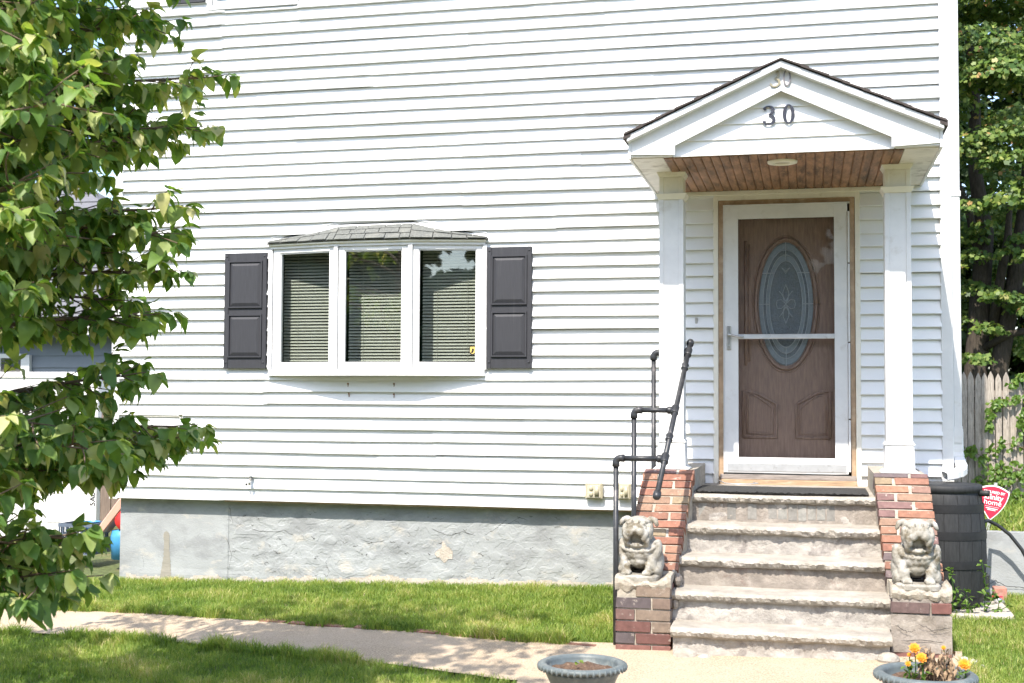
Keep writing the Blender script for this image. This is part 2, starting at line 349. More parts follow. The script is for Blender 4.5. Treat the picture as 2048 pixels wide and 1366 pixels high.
# wall core behind the siding
core = MB(); YB = .16
for (a, b, c, d) in [(-5.86, -5.01, .0, 5.7), (-5.01, -4.405, 0, 4.19), (-5.01, -4.18, 5.55, 5.7), (-4.405, -2.53, 0, 1.06), (-4.405, -4.18, 2.16, 4.19), (-4.18, -2.53, 2.16, 5.7), (-2.53, -.70, 0, 5.7), (-.70, .39, 0, .16), (-.70, .39, 2.45, 5.7), (.39, 1.06, 0, 5.7)]:
    core.box(a, b, .007, YB, c, d)
core.box(-5.86, -5.70, YB, 8.0, 0, 5.7); core.box(.90, 1.06, YB, 8.0, 0, 5.7); core.box(-5.70, .90, 7.85, 8.0, 0, 5.7)
H(core.build('wall', VINYL))
rf = MB().prism([(-6.15, 5.62), (-2.4, 8.3), (1.35, 5.62), (1.35, 5.74), (-2.4, 8.45), (-6.15, 5.74)], 'y', -.22, 8.3)
H(rf.build('roof', SHINGLEB))
H(MB().prism([(-5.86, 5.7), (1.06, 5.7), (-2.4, 8.2)], 'y', 0, .15).build('gable_wall', VINYL))
# corner boards (two faces)
hbox('corner_board', WHITE, -5.872, -5.793, -.03, .08, -.012, 5.68); hbox('corner_board', WHITE, .972, 1.054, -.032, .08, -.06, 2.66); hbox('corner_board', WHITE, .975, 1.052, -.030, .08, 2.662, 5.68)
# room behind the bow window and hall behind the door, upper room
rm = MB().box(-4.7, -2.2, .17, 3.0, .8, 2.5); H(rm.build('front_room', ROOM))
rm = MB().box(-.75, .44, .18, 2.0, .1, 2.6); H(rm.build('hall', ROOM)); rm = MB().box(-5.3, -3.9, .18, 2.0, 3.9, 5.68); H(rm.build('upper_room', ROOM))
# remove the wall-facing side of the rooms so that the openings look into them
for o in house.children:
    if o.name in ('front_room', 'hall', 'upper_room'):
        bm = bmesh.new(); bm.from_mesh(o.data); bmesh.ops.delete(bm, geom=[f for f in bm.faces if f.normal.y < -.9], context='FACES'); bm.to_mesh(o.data); bm.free()

# foundation: rough stucco with real relief
def foundation():
    nx, nzv = 840, 112; xa, xb, za, zb_ = -5.815, 1.05, -.95, .01
    v = []
    for j in range(nzv+1):
        z = za+(zb_-za)*j/nzv
        for i in range(nx+1):
            x = xa+(xb-xa)*i/nx; y = .068
            rough = min(1, max(.12, (x+4.95)*5))*(.6+.4*min(1, max(0, (-1.8-x)*1.2+.4)))
            if x > -4.8: y += .006
            q = noise.fractal(Vector((x*3.1, z*4.2, 2.)), .9, 2.1, 6)
            rg = noise.ridged_multi_fractal(Vector((x*2.3+3, z*3.4, 7.)), .9, 2.2, 5, .9, 2.)
            st = round(nz(x*1.7, z*2.6, 4.)*4)/4.0
            y -= rough*(.003*q+.002*(rg-1.2)+.003*st)
            y -= .002*nz(x, z, 0, 14)*rough
            if x > -4.86: y -= rough*(.003*round(nz(x*2.6+.5*nz(x*7, z*7, 3), z*5.5, 11.)*2.6)/2.6+.0045*round(nz(x*9., z*13., 15.)*2.2)/2.2+.002*abs(nz(x*27, z*36, 21.)))
            if z < -.60: y -= .012*max(0, nz(x*2, 0, 3)+.35)*min(1, (-.60-z)*20)
            v.append((x, y, z))
    f = [(j*(nx+1)+i, j*(nx+1)+i+1, (j+1)*(nx+1)+i+1, (j+1)*(nx+1)+i) for j in range(nzv) for i in range(nx)]
    return MB().add(v, f)
_f = foundation(); FV = list(_f.v); H(_f.build('foundation', STUCCO, smooth=False))
hbox('foundation_core', STUCCO, -5.812, 1.05, .12, 7.9, -1.3, 0)
hbox('sill_plate', TRIMBROWN, -4.80, 1.0, -.012, .11, -.014, .004)
stn = [(-5.402, -.31), (-5.392, -.293), (-5.372, -.287), (-5.353, -.297), (-5.346, -.32), (-5.346, -.42), (-5.336, -.52), (-5.325, -.62), (-5.322, -.72), (-5.432, -.725), (-5.415, -.6), (-5.398, -.5), (-5.394, -.38)]
def blob(cx, cz, rx, rz, seed, n=26):
    return [(cx+rx*math.cos(2*math.pi*k/n)*(1+.5*nz(math.cos(2*math.pi*k/n)*1.5, math.sin(2*math.pi*k/n)*1.5, seed)), cz+rz*math.sin(2*math.pi*k/n)*(1+.5*nz(math.cos(2*math.pi*k/n)*1.5, math.sin(2*math.pi*k/n)*1.5, seed+5))) for k in range(n)]
FND = {}
def fnd_y(x, z):
    i = max(0, min(839, int((x+5.815)/6.865*840))); j = max(0, min(111, int((z+.95)/.96*112)))
    return min(FV[j*841+i][1], FV[j*841+i+1][1], FV[(j+1)*841+i][1], FV[(j+1)*841+i+1][1])
def skin(cells, m, name='plaster_patch', off=.0035):
    mb = MB(); idx = {}
    for (x, z, d) in cells:
        mb.add([(x, fnd_y(x, z)-off, z), (x+d, fnd_y(x+d, z)-off, z), (x+d, fnd_y(x+d, z+d)-off, z+d), (x, fnd_y(x, z+d)-off, z+d)], [(0, 1, 2, 3)])
    return H(mb.build(name, m, smooth=True))
cells = []; d = .012
for i in range(int(4.3/d)):
    for j in range(int(.20/d)):
        x, z = -5.75+i*d, -.74+j*d+.024*(i*d)
        lim = .060+.055*nz(x*1.6, 0, 3)+.035*nz(x*7, 2, 1)+.015*nz(x*23, z*20, 1)
        if j*d < lim: cells.append((x, z, d))
skin(cells, PATCH)
cells = []
for i in range(26):
    for j in range(24):
        x, z = -3.02+i*.01, -.50+j*.01; r_ = ((x+2.89)/.09)**2+((z+.385)/.085)**2+1.1*nz(x*13, z*13, 4)
        if r_ < .8: cells.append((x, z, .01))
skin(cells, PATCH)
# cracks as thin dark gaps standing in the plaster
def crack(pts, w):
    mb = MB(); P = []
    for a, b in zip(pts, pts[1:]):
        for k in range(5): P.append((a[0]+(b[0]-a[0])*k/5+.012*nz(a[0]*9+k, b[1]*7, k*1.7, 3), a[1]+(b[1]-a[1])*k/5+.012*nz(k*2.1, a[0]*5, b[1]*9, 3)))
    P.append(pts[-1]); n = len(P); v = []
    for i, p in enumerate(P):
        ww = w*(.35+.65*abs(nz(i*.7, p[0]*4, 0, 2)))*(1 if 0 < i < n-1 else .1)
        v += [(p[0]-ww*.4, .0275, p[1]-ww), (p[0]+ww*.4, .0275, p[1]+ww)]
    return mb.add(v, [(2*i, 2*i+1, 2*i+3, 2*i+2) for i in range(n-1)])

def inpoly(x, z, P):
    c = False
    for (a, b), (c_, d_) in zip(P, P[1:]+P[:1]):
        if (b > z) != (d_ > z) and x < (c_-a)*(z-b)/(d_-b)+a: c = not c
    return c
skin([(-5.45+i*.005, -.74+j*.005, .005) for i in range(30) for j in range(92) if inpoly(-5.4475+i*.005+.006*nz(j*.3, i*.2, 1), -.7375+j*.005, stn)], STAIN, 'stain', .0022)
CRK = mat('crack_dark', (.06, .055, .05), .9, .2, 30)
CR = [([(-4.80, -.06), (-4.76, -.2), (-4.81, -.33), (-4.77, -.48), (-4.79, -.58), (-4.82, -.71)], .006), ([(-2.36, -.10), (-2.42, -.15), (-2.47, -.19), (-2.55, -.235)], .006), ([(-2.20, -.105), (-2.28, -.095), (-2.37, -.16)], .005), ([(-3.0, -.20), (-2.86, -.25), (-2.74, -.215), (-2.63, -.24)], .005), ([(-3.05, -.09), (-3.1, -.2), (-3.2, -.25)], .003), ([(-3.85, -.42), (-3.92, -.50), (-3.88, -.58)], .005), ([(-2.20, -.48), (-2.28, -.52), (-2.24, -.56)], .005), ([(-2.48, -.36), (-2.52, -.46), (-2.50, -.58)], .004), ([(-3.4, -.3), (-3.52, -.33), (-3.62, -.30)], .004), ([(-4.6, -.24), (-4.45, -.27), (-4.3, -.25), (-4.2, -.29)], .004), ([(-3.75, -.62), (-3.55, -.64), (-3.3, -.63)], .004), ([(-5.05, -.28), (-5.09, -.33)], .003), ([(-5.6, -.5), (-5.58, -.58), (-5.60, -.64)], .003)]
for k in range(75):
    x, z = random.uniform(-4.82, -1.6), random.uniform(-.62, -.06); a_ = random.uniform(-.7, .7); L_ = random.uniform(.012, .055)
    CR.append(([(x, z), (x+L_*.5*math.cos(a_), z+L_*.5*math.sin(a_)+random.uniform(-.015, .015)), (x+L_*math.cos(a_), z+L_*math.sin(a_))], random.uniform(.0022, .0065)))
for pts, w in CR:
    c0 = crack(pts, w*.55); m2 = MB(); m2.v = [(a_, fnd_y(a_, c_)-.0016, c_) for a_, b_, c_ in c0.v]; m2.f = c0.f; H(m2.build('crack', CRK))
# ---------------- downspout
ds = MB().box(1.058, 1.118, .01, .075, .58, 5.6).build('downspout', WHITE, bevel=.006); H(ds)
def sub(o, p): o.parent = p; o.matrix_parent_inverse = p.matrix_world.inverted() if False else Matrix.Identity(4); return o
MB().box(1.052, 1.124, .004, .08, 2.40, 2.44).build('strap', WHITE, ds); MB().box(1.052, 1.124, .004, .08, .60, .66).build('strap', WHITE, ds)
def loft(path, w, h):
    mb = MB(); v = []; f = []
    for (p, dr, wi) in path:
        p = Vector(p); dr = Vector(dr).normalized(); s = Vector(wi).normalized(); t = dr.cross(s).normalized()
        for a, b in ((-1, -1), (1, -1), (1, 1), (-1, 1)): v.append(p+s*a*w+t*b*h)
    for i in range(len(path)-1):
        for k in range(4): f.append((i*4+k, i*4+(k+1) % 4, (i+1)*4+(k+1) % 4, (i+1)*4+k))
    return mb.add(v, f)
def duct(pts, hw, hh, n=26, corr=.0022):
    P0 = [Vector(p) for p in pts]; P = []
    for i in range(n+1):
        t = i/n*(len(P0)-1); k = min(len(P0)-2, int(t)); f_ = t-k; a_, b_, c_, d_ = P0[max(0, k-1)], P0[k], P0[k+1], P0[min(len(P0)-1, k+2)]
        P.append(.5*((2*b_)+(c_-a_)*f_+(2*a_-5*b_+4*c_-d_)*f_*f_+(3*b_-a_-3*c_+d_)*f_**3))
    u = Vector((1, 0, 0)); v = []; f = []
    for i, p in enumerate(P):
        t = (P[min(i+1, n)]-P[max(0, i-1)]).normalized(); u = (u-t*u.dot(t)).normalized(); w_ = t.cross(u); e = corr*math.sin(i*2.1) if 3 < i < n-4 else 0
        for (x_, y_) in ((-1, -.7), (-.8, -1), (.8, -1), (1, -.7), (1, .7), (.8, 1), (-.8, 1), (-1, .7)): v.append(p+u*x_*(hw+e)+w_*y_*(hh+e))
    for i in range(n):
        for k in range(8): f.append((i*8+k, i*8+(k+1) % 8, (i+1)*8+(k+1) % 8, (i+1)*8+k))
    return MB().add(v, f)
duct([(1.088, .043, .64), (1.088, .043, .50), (1.095, .02, .43), (1.105, -.05, .375), (1.085, -.13, .35), (1.03, -.20, .335), (.965, -.235, .325)], .040, .030).build('elbow', WHITE, ds, smooth=False)
duct([(1.088, .043, .68), (1.088, .043, .60), (1.088, .043, .56)], .034, .036, 6).build('strap', WHITE, ds)
# ---------------- shutters
def shutter(x0, x1, z0, z1, label=None):
    o = H(MB().box(x0, x1, -.052, -.02, z0, z1).build('shutter', SHUT, bevel=.003))
    w = x1-x0; fr = .058
    MB().box(x0, x0+fr*.62, -.058, -.05, z0, z1).build('stile', SHUT, o, bevel=.002); MB().box(x1-fr*.62, x1, -.058, -.05, z0, z1).build('stile', SHUT, o, bevel=.002)
    h = z1-z0
    for (a, b) in ((z0+.105, z0+h*.455), (z0+h*.535, z1-.08)):
        xa, xb = x0+.05, x1-.05
        # recessed field with a raised bevelled panel
        mb = MB(); e = .030
        v = [(xa, -.0530, a), (xb, -.0530, a), (xb, -.0530, b), (xa, -.0530, b), (xa+e, -.064, a+e), (xb-e, -.064, a+e), (xb-e, -.064, b-e), (xa+e, -.064, b-e)]
        mb.add(v, [(0, 1, 5, 4), (1, 2, 6, 5), (2, 3, 7, 6), (3, 0, 4, 7), (4, 5, 6, 7)]); mb.build('raised_panel', SHUT, o)
        g = .012
        fb = MB().box(xa-g, xb+g, -.066, -.052, b, b+g).box(xa-g, xb+g, -.066, -.052, a-g, a).box(xa-g, xa, -.066, -.052, a, b).box(xb, xb+g, -.066, -.052, a, b)
        fb.build('panel_moulding', SHUT, o)
    for px in (x0+.02, x1-.02):
        for pz in (z0+.05, z1-.03): MB().ball((px, -.058, pz), (.009, .006, .009), nu=8, nv=6).build('screw_cap', SHUT, o, smooth=True)
shutter(-4.806, -4.424, 1.11, 2.087); shutter(-2.512, -2.143, 1.11, 2.089)
shutter(-5.369, -5.035, 4.265, 5.5); shutter(-4.165, -3.80, 4.262, 5.5)

# ---------------- upper window
uw = H(MB().box(-5.014, -4.972, -.045, .12, 4.19, 5.55).box(-4.218, -4.176, -.045, .12, 4.19, 5.55).box(-4.972, -4.218, -.045, .12, 5.50, 5.55).box(-4.972, -4.218, -.05, .12, 4.19, 4.225).build('upper_window', WHITE, bevel=.002))
MB().box(-4.966, -4.925, -.03, .02, 4.23, 5.49).box(-4.265, -4.224, -.03, .02, 4.23, 5.49).box(-4.925, -4.265, -.03, .02, 4.23, 4.268).box(-4.925, -4.265, -.03, .02, 5.45, 5.49).box(-4.925, -4.265, -.032, .02, 4.84, 4.88).build('sash', WHITE, uw, bevel=.002)
MB().box(-4.925, -4.265, -.008, -.004, 4.268, 4.84).build('pane', GLASS, uw); MB().box(-4.925, -4.265, -.008, -.004, 4.88, 5.45).build('pane', GLASS, uw)

# ---------------- bow window
A, B, Cc, D = Vector((-4.395, -.035, 0)), Vector((-3.765, -.160, 0)), Vector((-3.125, -.160, 0)), Vector((-2.535, -.035, 0))
def plan(off):
    return [(A.x-off*.3, A.y-off), (B.x-off*.15, B.y-off), (Cc.x+off*.15, Cc.y-off), (D.x+off*.3, D.y-off), (D.x+off*.3, .0), (A.x-off*.3, .0)]
bow = H(MB().prism(plan(.028), 'z', 1.048, 1.072).build('bow_window', WHITE, bevel=.003)); bow['label'] = 'white three pane bow window with small shingled roof'
MB().prism(plan(.015), 'z', 1.0725, 1.098).build('sill', WHITE, bow, bevel=.003)
MB().prism(plan(.012), 'z', 2.112, 2.135).build('head', WHITE, bow); MB().prism(plan(.030), 'z', 2.1355, 2.152).build('drip_edge', CREAM, bow, bevel=.003)
hb = MB().prism([(A.x+.04, .0), (D.x-.04, .0), (D.x-.04, .16), (A.x+.04, .16)], 'z', 1.06, 1.09); hb.build('inner_sill', WHITE, bow)
MB().box(A.x+.01, A.x+.028, -.01, .16, 1.09, 2.11).build('jamb', WHITE, bow); MB().box(D.x-.028, D.x-.01, -.01, .16, 1.09, 2.11).build('jamb', WHITE, bow)
for (P, w) in ((A, .030), (B, .030), (Cc, .030), (D, .030)):
    MB().box(P.x-w*.62, P.x+w*.62, P.y-.012, P.y+.055, 1.0985, 2.1115).build('mullion', WHITE, bow, bevel=.004)
def facet(P, Q, wl_, wr_):
    d = (Q-P); L = d.length; a = math.atan2(d.y, d.x)
    def loc(o): o.location = (P.x, P.y, 0); o.rotation_euler = (0, 0, a); return o
    x0, x1, z0, z1 = .022, L-.022, 1.099, 2.111; w = .055
    loc(MB().box(x0, x0+wl_, .004, .05, z0, z1).box(x1-wr_, x1, .004, .05, z0, z1).box(x0+wl_, x1-wr_, .004, .05, z0, z0+w).box(x0+wl_, x1-wr_, .004, .05, z1-.035, z1).build('sash', WHITE, bow, bevel=.003))
    loc(MB().box(x0+wl_-.004, x1-wr_+.004, .026, .030, z0+w-.004, z1-.031).build('pane', GLASS, bow))
    bead = .008; gx0, gx1, gz0, gz1 = x0+wl_, x1-wr_, z0+w, z1-.035
    loc(MB().box(gx0, gx0+bead, .012, .026, gz0, gz1).box(gx1-bead, gx1, .012, .026, gz0, gz1).box(gx0+bead, gx1-bead, .012, .026, gz0, gz0+bead).box(gx0+bead, gx1-bead, .012, .026, gz1-bead, gz1).build('glazing_bead', WHITE, bow))
facet(A, B, .068, .042); facet(B, Cc, .05, .05); facet(Cc, D, .045, .045)
for (x0, x1) in ((-4.33, -3.79), (-3.745, -3.15), (-3.10, -2.58)):
    mb = MB(); z = 1.105
    while z < 2.08:
        t = .0085; sl = .0035*nz(z*9, x0, 0, 3)
        mb.add([(x0, .105-t, z-.0100), (x1, .105-t, z-.0100+sl), (x1, .105+t, z+.0100+sl), (x0, .105+t, z+.0100), (x0, .105, z+.0022), (x1, .105, z+.0022+sl)], [(0, 1, 5, 4), (4, 5, 2, 3)]); z += .0262
    o = mb.build('blind', BLIND, bow)
    MB().box(x0, x1, .09, .125, 2.085, 2.112).build('blind_rail', BLIND, bow)
    for cx in (x0+.13, x1-.13): MB().tube([(cx, .09, 1.10), (cx, .09, 2.09)], .0012, 5).build('blind_cord', BLIND, bow)
# hipped shingled top
W0, W1, W2, W3 = Vector((-4.40, 0, 2.185)), Vector((-3.79, 0, 2.302)), Vector((-3.157, 0, 2.310)), Vector((-2.525, 0, 2.180))
F0, F1, F2, F3 = Vector((-4.435, -.075, 2.152)), Vector((-3.77, -.205, 2.158)), Vector((-3.12, -.205, 2.158)), Vector((-2.495, -.075, 2.152))
MB().add([W0, W1, W2, W3, F0, F1, F2, F3, Vector((-4.40, 0, 2.152)), Vector((-2.525, 0, 2.152))], [(4, 5, 1, 0), (5, 6, 2, 1), (6, 7, 3, 2), (4, 8, 9, 7, 6, 5), (4, 0, 8), (7, 9, 3), (0, 1, 2, 3, 9, 8)]).build('roof_deck', SHINGLE, bow)
def shingles(quad, rows, cols, parent, m, name='shingle', th=.006, jit=.25):
    p00, p10, p11, p01 = quad   # front-left, front-right, back-right, back-left
    nrm = (p10-p00).cross(p01-p00).normalized()
    def pt(u, v): return (p00*(1-u)+p10*u)*(1-v)+(p01*(1-u)+p11*u)*v
    for r in range(rows):
        v0, v1 = r/rows-.02, min(1., (r+1)/rows+.12); us = [0.]; off = random.random()
        while us[-1] < 1: us.append(us[-1]+(1/cols)*(1+random.uniform(-jit, jit)))
        us[-1] = 1.
        for a, b in zip(us, us[1:]):
            if b-a < .02: continue
            lift = nrm*(th*(1.25-.25*r/rows)+random.uniform(0, .0025)+.004*r*0); g = .0035/(p10-p00).length; dv = random.uniform(-.02, .02)
            f1, f2 = pt(a+g, v0+dv)+lift*1.7, pt(b-g, v0+dv)+lift*1.7; b1, b2 = pt(a+g, v1)+lift*.55, pt(b-g, v1)+lift*.55
            MB().add([f1, f2, b2, b1, f1-nrm*th, f2-nrm*th, b2-nrm*th*.4, b1-nrm*th*.4], [(0, 1, 2, 3), (7, 6, 5, 4), (0, 4, 5, 1), (1, 5, 6, 2), (2, 6, 7, 3), (3, 7, 4, 0)]).build(name, m, parent)
shingles((F0, F1, W1, W0), 2, 4, bow, SHINGLE); shingles((F1, F2, W2, W1), 3, 4.6, bow, SHINGLE); shingles((F2, F3, W3, W2), 2, 4, bow, SHINGLE)
for a, b in ((W0, W1), (W1, W2), (W2, W3)): MB().tube([a+Vector((0, -.008, .008)), b+Vector((0, -.008, .008))], .007, 6).build('flashing', BLACK, bow)
for a, b in ((W0, W1), (W1, W2), (W2, W3)): MB().tube([a+Vector((0, -.012, .030)), b+Vector((0, -.012, .030))], .013, 6).build('top_trim', WHITE, bow)
RUST = mat('rust', (.22, .12, .06), .9, .3, 40)
for nx_, nzp in ((-3.70, .985), (-3.30, .985), (-3.69, .905), (-3.30, .90)):
    H(MB().ball((nx_, -.030, nzp), (.009, .006, .007), nu=8, nv=5).box(nx_-.002, nx_+.003, -.0285, -.02, nzp-.03, nzp-.004).build('rusty_nail', RUST))
# sticker on the right pane
st = [(-.024, -.026), (0, -.04), (.024, -.026), (.025, .036), (-.025, .036)]
dd = (D-Cc).normalized(); sp = Cc+dd*.506; 
def on_right(o): o.location = (sp.x, sp.y, 1.255); o.rotation_euler = (0, 0, math.atan2(dd.y, dd.x)); return o
on_right(MB().prism(st, 'y', .0235, .0255).build('sticker', BLACK, bow)); on_right(MB().prism([(a*.78, b*.78+.003) for a, b in st], 'y', .0228, .0240).build('sticker_field', GOLD, bow))
on_right(MB().prism([(.009*math.cos(t)+.003, .014*math.sin(t)+.004) for t in [k*math.pi/7 for k in range(14)]], 'y', .0220, .0232).prism([(-.016, -.018), (.004, -.018), (.008, -.004), (-.006, -.004)], 'y', .0220, .0232).build('sticker_head', BLACK, bow))

# ---------------- entrance: trim, storm door, wood door
dr = H(MB().box(-.667, -.6285, -.03, .10, .25, 2.412).box(.3185, .356, -.03, .10, .25, 2.412).box(-.6285, .3185, -.03, .10, 2.372, 2.412).build('door_frame', TRIMBROWN, bevel=.004))
MB().box(-.706, -.668, -.036, .02, .21, 2.455).box(.357, .395, -.036, .02, .21, 2.455).box(-.668, .357, -.036, .02, 2.413, 2.455).build('door_casing', CREAM, dr, bevel=.003)
MB().box(-.655, .355, -.06, .10, .262, .300).build('threshold', GREYWOOD, dr, bevel=.003); MB().box(-.66, .36, -.075, .10, .205, .2615).build('sill_board', BAREWOOD, dr, bevel=.003)
sd = H(MB().box(-.622, -.515, -.060, -.030, .312, 2.362).box(.203, .300, -.060, -.030, .312, 2.362).box(-.515, .203, -.060, -.030, 2.262, 2.362).box(-.515, .203, -.060, -.030, .385, .430).box(-.515, .203, -.060, -.030, .312, .3845).build('storm_door', WHITE, bevel=.003)); sd['label'] = 'white aluminium storm door with full glass'
MB().box(-.600, .285, -.066, -.0605, .325, .385).build('kick_plate', ALUM, sd, bevel=.002)
MB().box(-.628, .3, -.055, -.02, .3005, .3115).build('sweep', RUBBER, sd)
MB().box(-.515, .203, -.047, -.043, .43, 2.262).build('pane', SCREEN, sd)
for a, b in ((.33, .72), (.73, 1.30), (1.31, 1.90), (1.91, 2.30)): MB().box(.3015, .316, -.072, -.03, a, b).build('hinge_rail', WHITE, sd, bevel=.003)
MB().box(-.628, -.6225, -.068, -.02, .31, 2.37).build('latch_rail', WHITE, sd, bevel=.002); MB().box(-.6285, .3185, -.07, -.02, 2.3625, 2.3715).build('head_rail', WHITE, sd)
MB().box(-.515, .203, -.075, -.061, 1.335, 1.372).build('push_bar', ALUM, sd, bevel=.004)
MB().box(-.602, -.568, -.070, -.0605, 1.25, 1.435).build('handle_plate', STEEL, sd, bevel=.005)
MB().tube([(-.585, -.07, 1.37), (-.585, -.10, 1.37), (-.56, -.108, 1.362), (-.51, -.105, 1.348), (-.47, -.10, 1.352)], [.010, .010, .009, .008, .007], 8).build('handle', STEEL, sd, smooth=True)
MB().ball((-.585, -.071, 1.285), .008, nu=8, nv=6).build('lock', STEEL, sd)
for sx_ in (-.517, .201):
    pass
fd = H(MB().box(-.62, .31, .030, .075, .30, 2.365).build('front_door', DOORWOOD)); fd['label'] = 'brown panelled wood door with oval leaded glass'
OX, OZ, OA, OB = -.157, 1.607, .205, .475
def ell(a, b, n=56, y=.02, cx=OX, cz=OZ): return [(cx+a*math.cos(2*math.pi*k/n), y, cz+b*math.sin(2*math.pi*k/n)) for k in range(n+1)]
def bead(pts, r, name='moulding', m=DOORWOOD): return MB().tube(pts, r, 6, flat=1).build(name, m, fd, smooth=True)
bead(ell(OA+.022, OB+.025, y=.028), .014); bead(ell(OA+.045, OB+.05, y=.030), .007)
def flip(pts): return pts
def arc_panel(e, y):
    xl, xr, zb_, zt = -.462+e, .148-e, 1.135+e, 2.10-e; P = []
    P += [(xl, y, zb_+.0), (xl, y, zt)]
    n = 20
    for k in range(n+1):
        t = k/n; x = xl+(xr-xl)*t; P.append((x, y, zt+.09*math.sin(math.pi*max(0, min(1, (t-.12)/.76)))**1.6))
    P += [(xr, y, zt), (xr, y, zb_)]
    for k in range(n+1):
        t = 1-k/n; x = xl+(xr-xl)*t; P.append((x, y, zb_-.13*math.sin(math.pi*max(0, min(1, (t-.12)/.76)))**1.6))
    return P
bead(arc_panel(0, .030), .012); bead(arc_panel(.028, .030), .008)
for s in (1, -1):
    for e, r in ((0, .013), (.030, .009)):
        mid = -.157; xo, xi = .325-e, .075+e
        P = [(mid+s*xo, .030, .58+e), (mid+s*xo, .030, .935-e), (mid+s*(xo-.05), .030, .935-e)]
        for k in range(9): t = k/8; P.append((mid+s*(xo-.05+(xi-xo+.05)*t), .030, .935-e-.10*(t**1.3)))
        P += [(mid+s*xi, .030, .58+e), (mid+s*xo, .030, .58+e)]
        bead(P, r)
og = MB().add([(OX+OA*math.cos(2*math.pi*k/56), .026, OZ+OB*math.sin(2*math.pi*k/56)) for k in range(56)], [tuple(range(56))]).build('oval_glass', OVALG, fd)
for (a0, b0, a1, b1) in ((.98, .98, .84, .88), (.72, .80, .60, .70)):
    v = []; n = 56
    for k in range(n):
        c_, s_ = math.cos(2*math.pi*k/n), math.sin(2*math.pi*k/n); v += [(OX+OA*a0*c_, .0235, OZ+OB*b0*s_), (OX+OA*a1*c_, .0235, OZ+OB*b1*s_)]
    MB().add(v, [(2*k, 2*k+1, (2*k+3) % (2*n), (2*k+2) % (2*n)) for k in range(n)]).build('glass_band', OVALB, fd)
def came(pts, r=.0035): MB().tube([(OX+p[0], .022, OZ+p[1]) for p in pts], r, 5).build('came', LEAD, fd)
for a_, b_ in ((.84, .88), (.72, .80), (.60, .70)): came([(OA*a_*math.cos(2*math.pi*k/48), OB*b_*math.sin(2*math.pi*k/48)) for k in range(49)])
for z in (-.24, .0, .24):
    w = OA*math.sqrt(max(0, 1-(z/OB)**2)); w2 = OA*.60*math.sqrt(max(0, 1-(z/(OB*.7))**2)) if abs(z) < OB*.7 else 0
    came([(-w, z), (-w2, z)]); came([(w2, z), (w, z)])
came([(0, OB), (0, OB*.70)]); came([(0, -OB), (0, -OB*.70)])
for s in (1, -1):
    came([(0, .15), (s*.022, .09), (s*.018, .04), (0, .0), (s*.018, -.04), (s*.022, -.09), (0, -.15)], .004)
    came([(0, .0), (s*.035, .035), (s*.065, .03), (s*.072, .0), (s*.065, -.03), (s*.035, -.035), (0, 0)], .004)
    came([(0, .02), (s*.03, .075), (s*.05, .10)], .004); came([(0, -.02), (s*.03, -.075), (s*.05, -.10)], .004)
    came([(0, .25), (s*.016, .27), (s*.03, .28)], .003); came([(s*.03, .28), (0, .235)], .003)
H(MB().box(-.848, -.826, -.034, -.012, 1.44, 1.505).build('doorbell', STEEL, bevel=.003))

# ---------------- porch canopy
PX = -.157
pr = H(MB().prism([(PX, 3.075), (PX-1.0, 2.628), (PX-1.0, 2.605), (PX, 3.05), (PX+1.0, 2.605), (PX+1.0, 2.628)], 'y', -1.575, -.005).build('porch_roof', WHITE)); pr['label'] = 'small gabled porch roof with peeling brown beadboard ceiling'
for s in (-1, 1):
    rake = [(PX, 3.048), (PX+s*.985, 2.600), (PX+s*.985, 2.492), (PX+s*.705, 2.492), (PX+s*.705, 2.572), (PX, 2.906)]
    MB().prism(rake, 'y', -1.545 if s < 0 else -1.5449, -1.46).build('rake_board', WHITE, pr, bevel=.003)
    MB().prism([(PX, 3.078), (PX+s*1.006, 2.628), (PX+s*1.006, 2.585), (PX, 3.032)], 'y', -1.60, -1.5455).build('rake_trim', WHITE, pr, bevel=.003)
    MB().prism([(PX, 2.922), (PX+s*.690, 2.590), (PX+s*.690, 2.556), (PX, 2.888)], 'y', -1.553, -1.5455).build('rake_bead', WHITE, pr, bevel=.002)
    MB().prism([(PX+s*.985, 2.505), (PX+s*.690, 2.493), (PX+s*.690, 2.590), (PX+s*.735, 2.600), (PX+s*.985, 2.515)], 'y', -1.556, -1.5455).build('cornice_return', WHITE, pr, bevel=.002)
    xa = PX+s*.985
    MB().box(min(xa, xa+s*.018), max(xa, xa+s*.018), -1.55, -.03, 2.478, 2.605).build('side_fascia', WHITE, pr, bevel=.002)
    MB().box(min(xa, PX+s*.775), max(xa, PX+s*.775), -1.50, -.03, 2.486, 2.50).build('side_soffit', SOFFITWHITE, pr)
    for k in range(8):
        t0, t1 = k/8, (k+1)/8+.05; z = lambda t: 3.082-.448*t*1.02
        th = .013
        a, b = PX+s*1.02*t0, PX+s*1.02*min(t1, 1.0)
        MB().prism([(a, z(t0)+.002), (b, z(min(t1, 1.))+.008), (b, z(min(t1, 1.))+.022), (a, z(t0)+.012)], 'y', -1.612-.006*random.random(), -.005).build('shingle_course', SHINGLEB, pr)
    MB().prism([(PX+s*.98, 2.622), (PX+s*1.028, 2.600), (PX+s*1.028, 2.640), (PX+s*.98, 2.66)], 'y', -1.606, -.01).build('drip_edge', SHINGLEB, pr)
